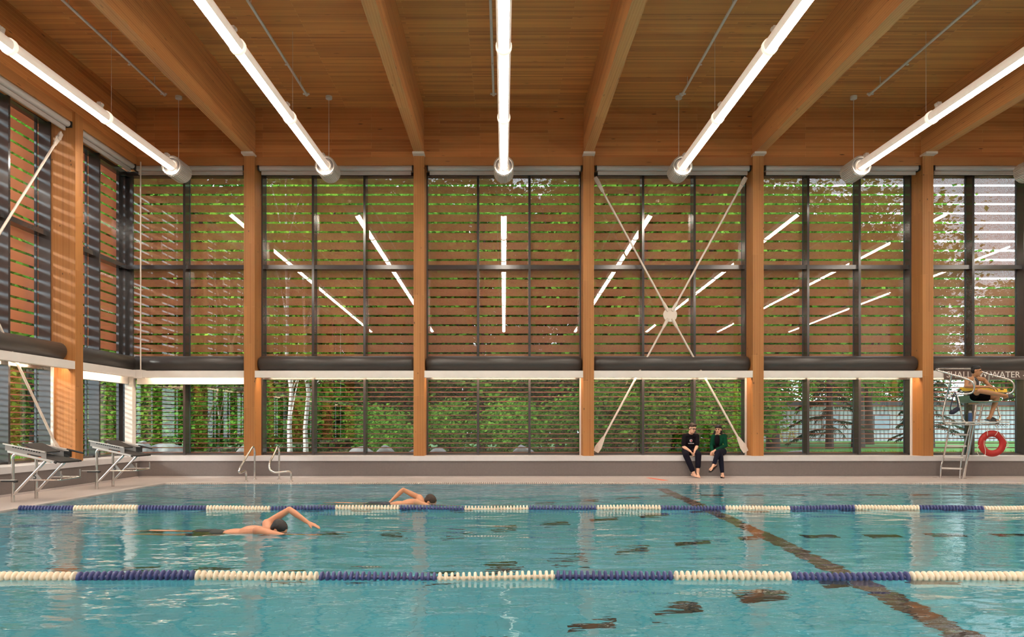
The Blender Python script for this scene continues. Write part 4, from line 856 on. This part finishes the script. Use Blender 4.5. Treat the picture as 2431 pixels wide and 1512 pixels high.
# --- the man in a black shirt
def man():
    r = root('person', (4.48, 18.0, .51), 'person in black T-shirt and glasses sitting on the ledge, hands clasped', 'person', 'people on the ledge')
    hc = P(607, 245, 17.86); HB = basis((.45, -1, -.42), (0.05, 0, 1)); pel = Vector((4.485, 18.08, .63)); ch = Vector((4.49, 18.03, .87)); nk = Vector((4.505, 17.98, 1.035)); TB = basis((.12, -1, -.1), (0, 0, 1))
    shl, shr = P(425, 430, 17.99), P(703, 430, 17.99); ell_, elr = P(405, 665, 17.93), P(705, 655, 17.93); wl, wr = P(560, 770, 17.70), P(652, 765, 17.70)
    hl, hr = Vector((4.40, 18.02, .61)), Vector((4.57, 18.02, .61)); kl, kr = P(462, 860, 17.62), P(735, 838, 17.62); al, ar = P(640, 1205, 17.52), P(722, 1195, 17.56)
    tl, tr = P(722, 1312, 17.44), P(745, 1305, 17.40); tl.z = tr.z = .03; al.z, ar.z = .095, .10
    lowl = arm(shl, ell_, wl); lowr = arm(shr, elr, wr)
    body = torso(pel, ch, nk, shl, shr, TB, .93)+head_parts(hc, HB)+[cap(nk, .052, hc-Vector((0,0,.05)), .05)]+lowl+lowr+leg(hl, kl, al)+leg(hr, kr, ar)+foot(al, tl)+foot(ar, tr)
    body += hand(wl, (.50, -.15, -.85), (.75, -.1, .35), (0, -1, .3), .42)+hand(wr, (-.25, -.2, -.95), (-.85, -.1, .2), (0, -1, .3), .40)
    b = blob('body', body, skinA, r, .0065, 3)
    face(b, hc, HB, 1, hairB, lipm)
    sh = torso(pel+Vector((0,0,.02)), ch, nk-Vector((0,0,.005)), shl, shr, TB, 1.02)+[cap(shl, .060, shl.lerp(ell_, .80), .062), cap(shr, .060, shr.lerp(elr, .80), .062), ell(pel+Vector((0,-.02,.06)), (.16, .135, .12), TB)]
    blob('t_shirt', sh[:5]+sh[6:], blackcloth, r, .009, 4, 'black short sleeved T-shirt')
    blob('trousers', [ell(pel, (.165, .13, .125), TB), cap(hl, .100, kl, .075), cap(hr, .100, kr, .075), cap(kl, .075, kl.lerp(al, .78), .062), cap(kr, .075, kr.lerp(ar, .62), .065)], navycloth, r, .009, 5, 'loose dark trousers')
    R_, f_, u_ = HB
    blob('hair', [ell(hc+u_*.052-f_*.022, (.082, .098, .074), HB), ell(hc+u_*.005-f_*.052, (.079, .062, .082), HB), cap(hc+u_*.088+f_*.045-R_*.03, .030, hc+u_*.085+f_*.05+R_*.035, .026)], hairB, r, .007, 3, 'short brown hair')
    g = MB()
    for s in (-1, 1): g.lathe([(.021, -.002), (.0245, -.002), (.0245, .002), (.021, .002)], hc+R_*s*.032+f_*.100+u_*.001, f_, 16, True); g.tube([hc+R_*s*.056+f_*.098+u_*.006, hc+R_*s*.082+f_*.02+u_*.004], .0035, 5)
    g.tube([hc+R_*-.010+f_*.103+u_*.005, hc+R_*.010+f_*.103+u_*.005], .003, 5); mk('glasses', g, M['black'], r)
    lg = MB(); c = P(572, 530, 17.888)
    for i in range(11):
        a0, a1 = 2*PI*i/11+PI/2, 2*PI*(i+.5)/11+PI/2; a2 = 2*PI*(i+1)/11+PI/2
        lg.add([c, c+Vector((math.cos(a0)*.045, 0, math.sin(a0)*.045)), c+Vector((math.cos(a1)*.024, 0, math.sin(a1)*.024)), c+Vector((math.cos(a2)*.045, 0, math.sin(a2)*.045))], [(0,1,2), (0,2,3)])
    lp = mk('shirt_print', lg, plain('print_white', (0.6,0.58,0.58), .8), r); c = P(578, 533, 17.886); rd = MB()
    rd.prism([c+Vector((x*.026, 0, z*.03)) for x, z in ((0,1), (.25,.45), (.6,.6), (.5,.1), (1,.2), (.6,-.25), (.7,-.5), (.12,-.45), (.08,-1), (-.08,-1), (-.12,-.45), (-.7,-.5), (-.6,-.25), (-1,.2), (-.5,.1), (-.6,.6), (-.25,.45))], (0, -.003, 0)); mk('shirt_print', rd, plain('print_red', (0.45,0.02,0.03), .8), r)
    c = P(575, 592, 17.884); tx = MB()
    for i in range(9): tx.box(c.x-.072+i*.016, c.x-.072+i*.016+.012, c.y-.003, c.y, c.z-.009, c.z+.009)
    mk('shirt_print', tx, plain('print_grey', (0.45,0.42,0.43), .8), r)
man()

# --- the woman in green
def woman():
    r = root('person', (5.2, 18.0, .51), 'person in dark green top with long dark hair sitting cross-legged on ledge', 'person', 'people on the ledge')
    hc = P(1180, 275, 17.95); HB = basis((-.55, -1, -.10), (-.05, 0, 1)); pel = Vector((5.20, 18.10, .62)); ch = Vector((5.17, 18.05, .86)); nk = Vector((5.16, 18.02, 1.025)); TB = basis((-.15, -1, 0), (0, 0, 1))
    shl, shr = P(1075, 440, 18.03), P(1320, 425, 18.05); el1, elr = P(1030, 650, 18.02), P(1352, 640, 17.98); wl, wr = P(1055, 790, 17.86), P(1110, 745, 17.75)
    hl, hr = Vector((5.11, 18.03, .60)), Vector((5.30, 18.03, .60)); kx, ax, tx_ = P(1180, 790, 17.55), P(1085, 1060, 17.44), P(990, 1190, 17.32)   # crossed leg
    k2, a2, t2 = P(1235, 880, 17.60), P(1275, 1210, 17.55), P(1280, 1310, 17.42); t2.z = .035; a2.z = .11
    body = torso(pel, ch, nk, shl, shr, TB, .84)+head_parts(hc, HB, .95)+[cap(nk, .044, hc-Vector((0,0,.05)), .043)]+arm(shl, el1, wl)+arm(shr, elr, wr)+leg(hr, kx, ax)+leg(hl, k2, a2)+foot(ax, tx_)+foot(a2, t2)
    body += hand(wl, (-.30, -.35, -.75), (0, .2, -1), (.6, -.6, 0), .18, .95)+hand(wr, (-.8, .1, -.45), (0, .3, -1), (0, -.6, .5), .3, .95)
    b = blob('body', body, skinB, r, .0065, 3); face(b, hc, HB, .95, hairK, lipm)
    blob('top', torso(pel+Vector((0,0,.03)), ch, nk-Vector((0,0,.015)), shl, shr, TB, .93)[:5]+[cap(shl, .058, el1, .046), cap(el1, .046, el1.lerp(wl, .9), .038), cap(shr, .058, elr, .046), cap(elr, .046, elr.lerp(wr, .9), .038), ell(pel+Vector((0,-.01,.04)), (.155, .12, .12), TB)], greencloth, r, .009, 4, 'dark green long sleeved top')
    blob('inner_shirt', [ell(ch+Vector((-.02,-.045,.02)), (.075, .085, .15), TB), ell(pel+Vector((-.03,-.04,.08)), (.10, .10, .10), TB)], blackcloth, r, .009, 4, 'black shirt front')
    blob('jeans', [ell(pel, (.155, .125, .115), TB), cap(hr, .092, kx, .066), cap(kx, .066, kx.lerp(ax, .92), .048), cap(hl, .092, k2, .066), cap(k2, .066, k2.lerp(a2, .90), .048)], denim, r, .009, 5, 'dark blue jeans')
    R_, f_, u_ = HB
    blob('hair', [ell(hc+u_*.050-f_*.018, (.082, .096, .070), HB), ell(hc-u_*.01-f_*.055, (.080, .058, .09), HB), cap(hc+R_*-.065-f_*.03+u_*.02, .036, nk+Vector((.085, .03, -.03)), .042), cap(hc+R_*.066-f_*.05, .026, nk+Vector((-.075, .03, -.02)), .030), cap(hc-f_*.07, .06, nk+Vector((.02, .075, -.06)), .055), cap(hc+u_*.066+f_*.060-R_*.04, .024, hc+u_*.066+f_*.062+R_*.04, .024)], hairK, r, .007, 3, 'long dark hair with a fringe')
    for an, toe in ((ax, tx_), (a2, t2)):
        d = (toe-an).normalized(); sd = d.cross(Vector((0,0,1))).normalized(); up = sd.cross(d); c0, c1 = an-d*.06-up*.082, toe+d*.03-up*.030
        s_ = mk('flip_flop', MB().prism([c0-sd*.032, c0+sd*.032, c1.lerp(c0, .25)+sd*.045, c1+sd*.03, c1-sd*.03, c1.lerp(c0, .25)-sd*.045], up*-.016), M['black'], r)
        m_ = c0.lerp(c1, .55); mk('strap', MB().tube([m_-sd*.045, m_+up*.052+d*.03, m_+sd*.045], .008, 6).tube([m_+up*.052+d*.03, c1-d*.05+up*.03], .006, 6), M['black'], s_)
woman()

# --- the lifeguard
def Q(zx, zy, Y): return U(2220+zx/9.45, 850+zy/9.45, Y)
def guard():
    r = root('person', (10.75, 17.1, 1.32), 'person in white tank top and black shorts sitting on the lifeguard chair', 'person')
    hc = Q(930, 285, 17.02); HB = basis((.74, -.67, -.12), (0, 0, 1)); pel = Vector((10.74, 17.16, 1.91)); ch = Vector((10.78, 17.12, 2.16)); nk = Q(880, 425, 17.10); TB = basis((.62, -.78, 0), (-.04, 0, 1))
    shn, shf = Q(715, 490, 16.98), Q(1085, 480, 17.22); eln, elf = Q(690, 640, 16.86), Q(1195, 600, 17.14); wn_, wf = Q(1215, 645, 16.80), Q(1265, 640, 16.92)
    hn, hf = Vector((10.70, 17.06, 1.90)), Vector((10.85, 17.20, 1.90)); kn, an, tn = Q(985, 735, 16.70), Q(1600, 845, 16.86), Q(1760, 835, 16.80); kf, af, tf = Q(1390, 890, 17.08), Q(1235, 1295, 17.05), Q(1400, 1375, 16.92)
    tf.z = 1.355; af.z = 1.425
    body = torso(pel, ch, nk, shn, shf, TB, .98)+head_parts(hc, HB, 1.05)+[cap(nk, .058, hc-Vector((0,0,.05)), .056)]+arm(shn, eln, wn_)+arm(shf, elf, wf)+leg(hn, kn, an)+leg(hf, kf, af)+foot(an, tn)+foot(af, tf)
    body += hand(wn_, (.9, .0, -.35), (0, .4, -1), (0, .8, .3), .28)+hand(wf, (.6, -.45, -.4), (0, -.2, -1), (-.5, -.5, .2), .28)
    b = blob('body', body, skinC, r, .0068, 3); face(b, hc, HB, 1.05, hairK, lipm)
    blob('tank_top', torso(pel+Vector((0,0,.04)), ch-Vector((0,0,.02)), nk, shn, shf, TB, 1.12)[:3]+[cap(ch+TB[0]*-.09+Vector((0,0,.08)), .075, nk+TB[0]*-.09-Vector((0,0,.05)), .050), cap(ch+TB[0]*.09+Vector((0,0,.08)), .075, nk+TB[0]*.09-Vector((0,0,.05)), .050)], plain('white_vest', (0.62,0.50,0.42), .8), r, .009, 4, 'white tank top')
    blob('shorts', [ell(pel, (.17, .135, .115), TB), cap(hn, .100, hn.lerp(kn, .50), .090), cap(hf, .100, hf.lerp(kf, .55), .088)], blackcloth, r, .009, 5, 'black swim shorts')
    R_, f_, u_ = HB
    blob('hair', [ell(hc+u_*.058-f_*.020, (.086, .104, .074), HB), ell(hc+u_*.012-f_*.056, (.083, .062, .082), HB)], hairK, r, .007, 3, 'short black hair')
    mk('shoulder_strap', MB().tube(smooth_path([nk+TB[0]*.075+Vector((0,0,-.01))+TB[1]*.02, ch+TB[0]*.09+TB[1]*.115+Vector((0,0,.09)), ch+TB[0]*.10+TB[1]*.125, ch+TB[0]*.12+TB[1]*.10-Vector((0,0,.05))], 5), .024, 6), M['black'], r, True)
    for a_, t_ in ((an, tn), (af, tf)):
        d = (t_-a_).normalized(); sd = d.cross(Vector((0,0,1))).normalized(); up = sd.cross(d); c0, c1 = a_-d*.07-up*.082, t_+d*.035-up*.032
        s_ = mk('slide_sandal', MB().prism([c0-sd*.04, c0+sd*.04, c1.lerp(c0, .3)+sd*.052, c1+sd*.036, c1-sd*.036, c1.lerp(c0, .3)-sd*.052], up*-.024), M['black'], r)
        m_ = c0.lerp(c1, .62); bd = MB()
        ring = [m_+sd*.056*math.cos(t)+up*.072*math.sin(t) for t in np.linspace(0, PI, 9)]; bd.add([p-d*.05 for p in ring]+[p+d*.045-up*.01 for p in ring]+[p*1.0-d*.05+up*.008 for p in ring]+[p+d*.045-up*.002 for p in ring], [(i, i+1, 10+i, 9+i) for i in range(8)]+[(18+i, 27+i, 28+i, 19+i) for i in range(8)]+[(i, 18+i, 19+i, i+1) for i in range(8)]+[(9+i, 10+i, 28+i, 27+i) for i in range(8)])
        mk('foot_band', bd, M['black'], s_, True)
guard()

# --- swimmers
def swimmer(px, py, Y, lab_, trunks, skin, mirror, haircol):
    s = F/Y; hx = (px-CX)/s; r = root('person', (hx-.6, Y, WZ), lab_, 'person', 'swimmers'); O = Vector((hx, Y, 0))
    def W(x, y, z): return O+Vector((x, y, z))
    hc = W(0, 0, .005); HB = basis((.80, -.25, -.75), (.75, -.2, .65))
    pel, ch, nk = W(-.72, .0, -.10), W(-.32, .02, -.05), W(-.13, .01, -.02); TB = basis((.1, -.35, -1), (1, 0, .05))
    shn, shf = W(-.20, -.17, .02), W(-.20, .18, .055)
    body = [ell(pel, (.155, .10, .12), TB), ell((pel+ch)/2, (.14, .095, .2), TB), ell(ch, (.165, .105, .19), TB), cap(shn, .058, nk, .06), cap(shf, .06, nk, .06), cap(nk, .055, hc-Vector((.05,0,0)), .052)]+head_parts(hc, HB, 1.0)
    if not mirror:       # recovering arm swings forward over the water, other arm stretched ahead under the surface
        el1, wr1 = W(.06, .20, .225), W(.29, .16, .075); el2, wr2 = W(.13, -.18, -.05), W(.38, -.17, -.085)
        body += arm(shf, el1, wr1)+hand(wr1, (.9, -.05, -.35), (0, .1, -1), (0, -1, 0), .08)+arm(shn, el2, wr2)+hand(wr2, (1, 0, -.15), (0, 0, -1), (0, 1, 0), .08)
    else:                # arm lifting out behind, elbow high
        el1, wr1 = W(-.46, .16, .19), W(-.64, .12, .02); el2, wr2 = W(.12, -.18, -.10), W(.34, -.16, -.16)
        body += arm(shf, el1, wr1)+hand(wr1, (-.8, .0, -.6), (.2, 0, -1), (0, -1, 0), .1)+arm(shn, el2, wr2)+hand(wr2, (1, 0, -.2), (0, 0, -1), (0, 1, 0), .08)
    hl, hr = W(-.78, -.09, -.12), W(-.78, .09, -.09)
    kl, kr, al, ar = W(-1.18, -.10, -.16), W(-1.18, .10, -.07), W(-1.58, -.09, -.13), W(-1.56, .11, -.04)
    body += leg(hl, kl, al)+leg(hr, kr, ar)+[cap(al, .034, al+Vector((-.16,0,-.03)), .024), cap(ar, .034, ar+Vector((-.16,0,-.03)), .024), cap(al+Vector((-.12,.02,-.02)), .02, al+Vector((-.20,.03,-.04)), .012), cap(ar+Vector((-.12,.02,-.02)), .02, ar+Vector((-.20,.03,-.04)), .012)]
    b = blob('body', body, skin, r, .0085, 3); face(b, hc, HB, 1, haircol, lipm)
    blob('swim_trunks', [ell(pel, (.168, .115, .13), TB), cap(hl, .098, hl.lerp(kl, .5), .088), cap(hr, .098, hr.lerp(kr, .5), .088)], trunks, r, .010, 4)
    R_, f_, u_ = HB
    blob('hair', [ell(hc+u_*.040-f_*.022, (.083, .100, .078), HB), ell(hc+u_*.0-f_*.05, (.080, .062, .085), HB)], haircol, r, .008, 3)
swimmer(663, 1256, 8.75, 'person swimming front crawl with arm raised, nearer of the two swimmers', plain('dark_trunks', (0.02,0.028,0.026), .7), skin_mat('skin_swimmer', (0.62,0.28,0.16)), False, hairK)
swimmer(1022, 1194, 11.95, 'person swimming front crawl beyond the far lane rope', plain('dark_trunks_b', (0.03,0.035,0.05), .7), skin_mat('skin_swimmer_b', (0.55,0.26,0.14)), True, hairB)
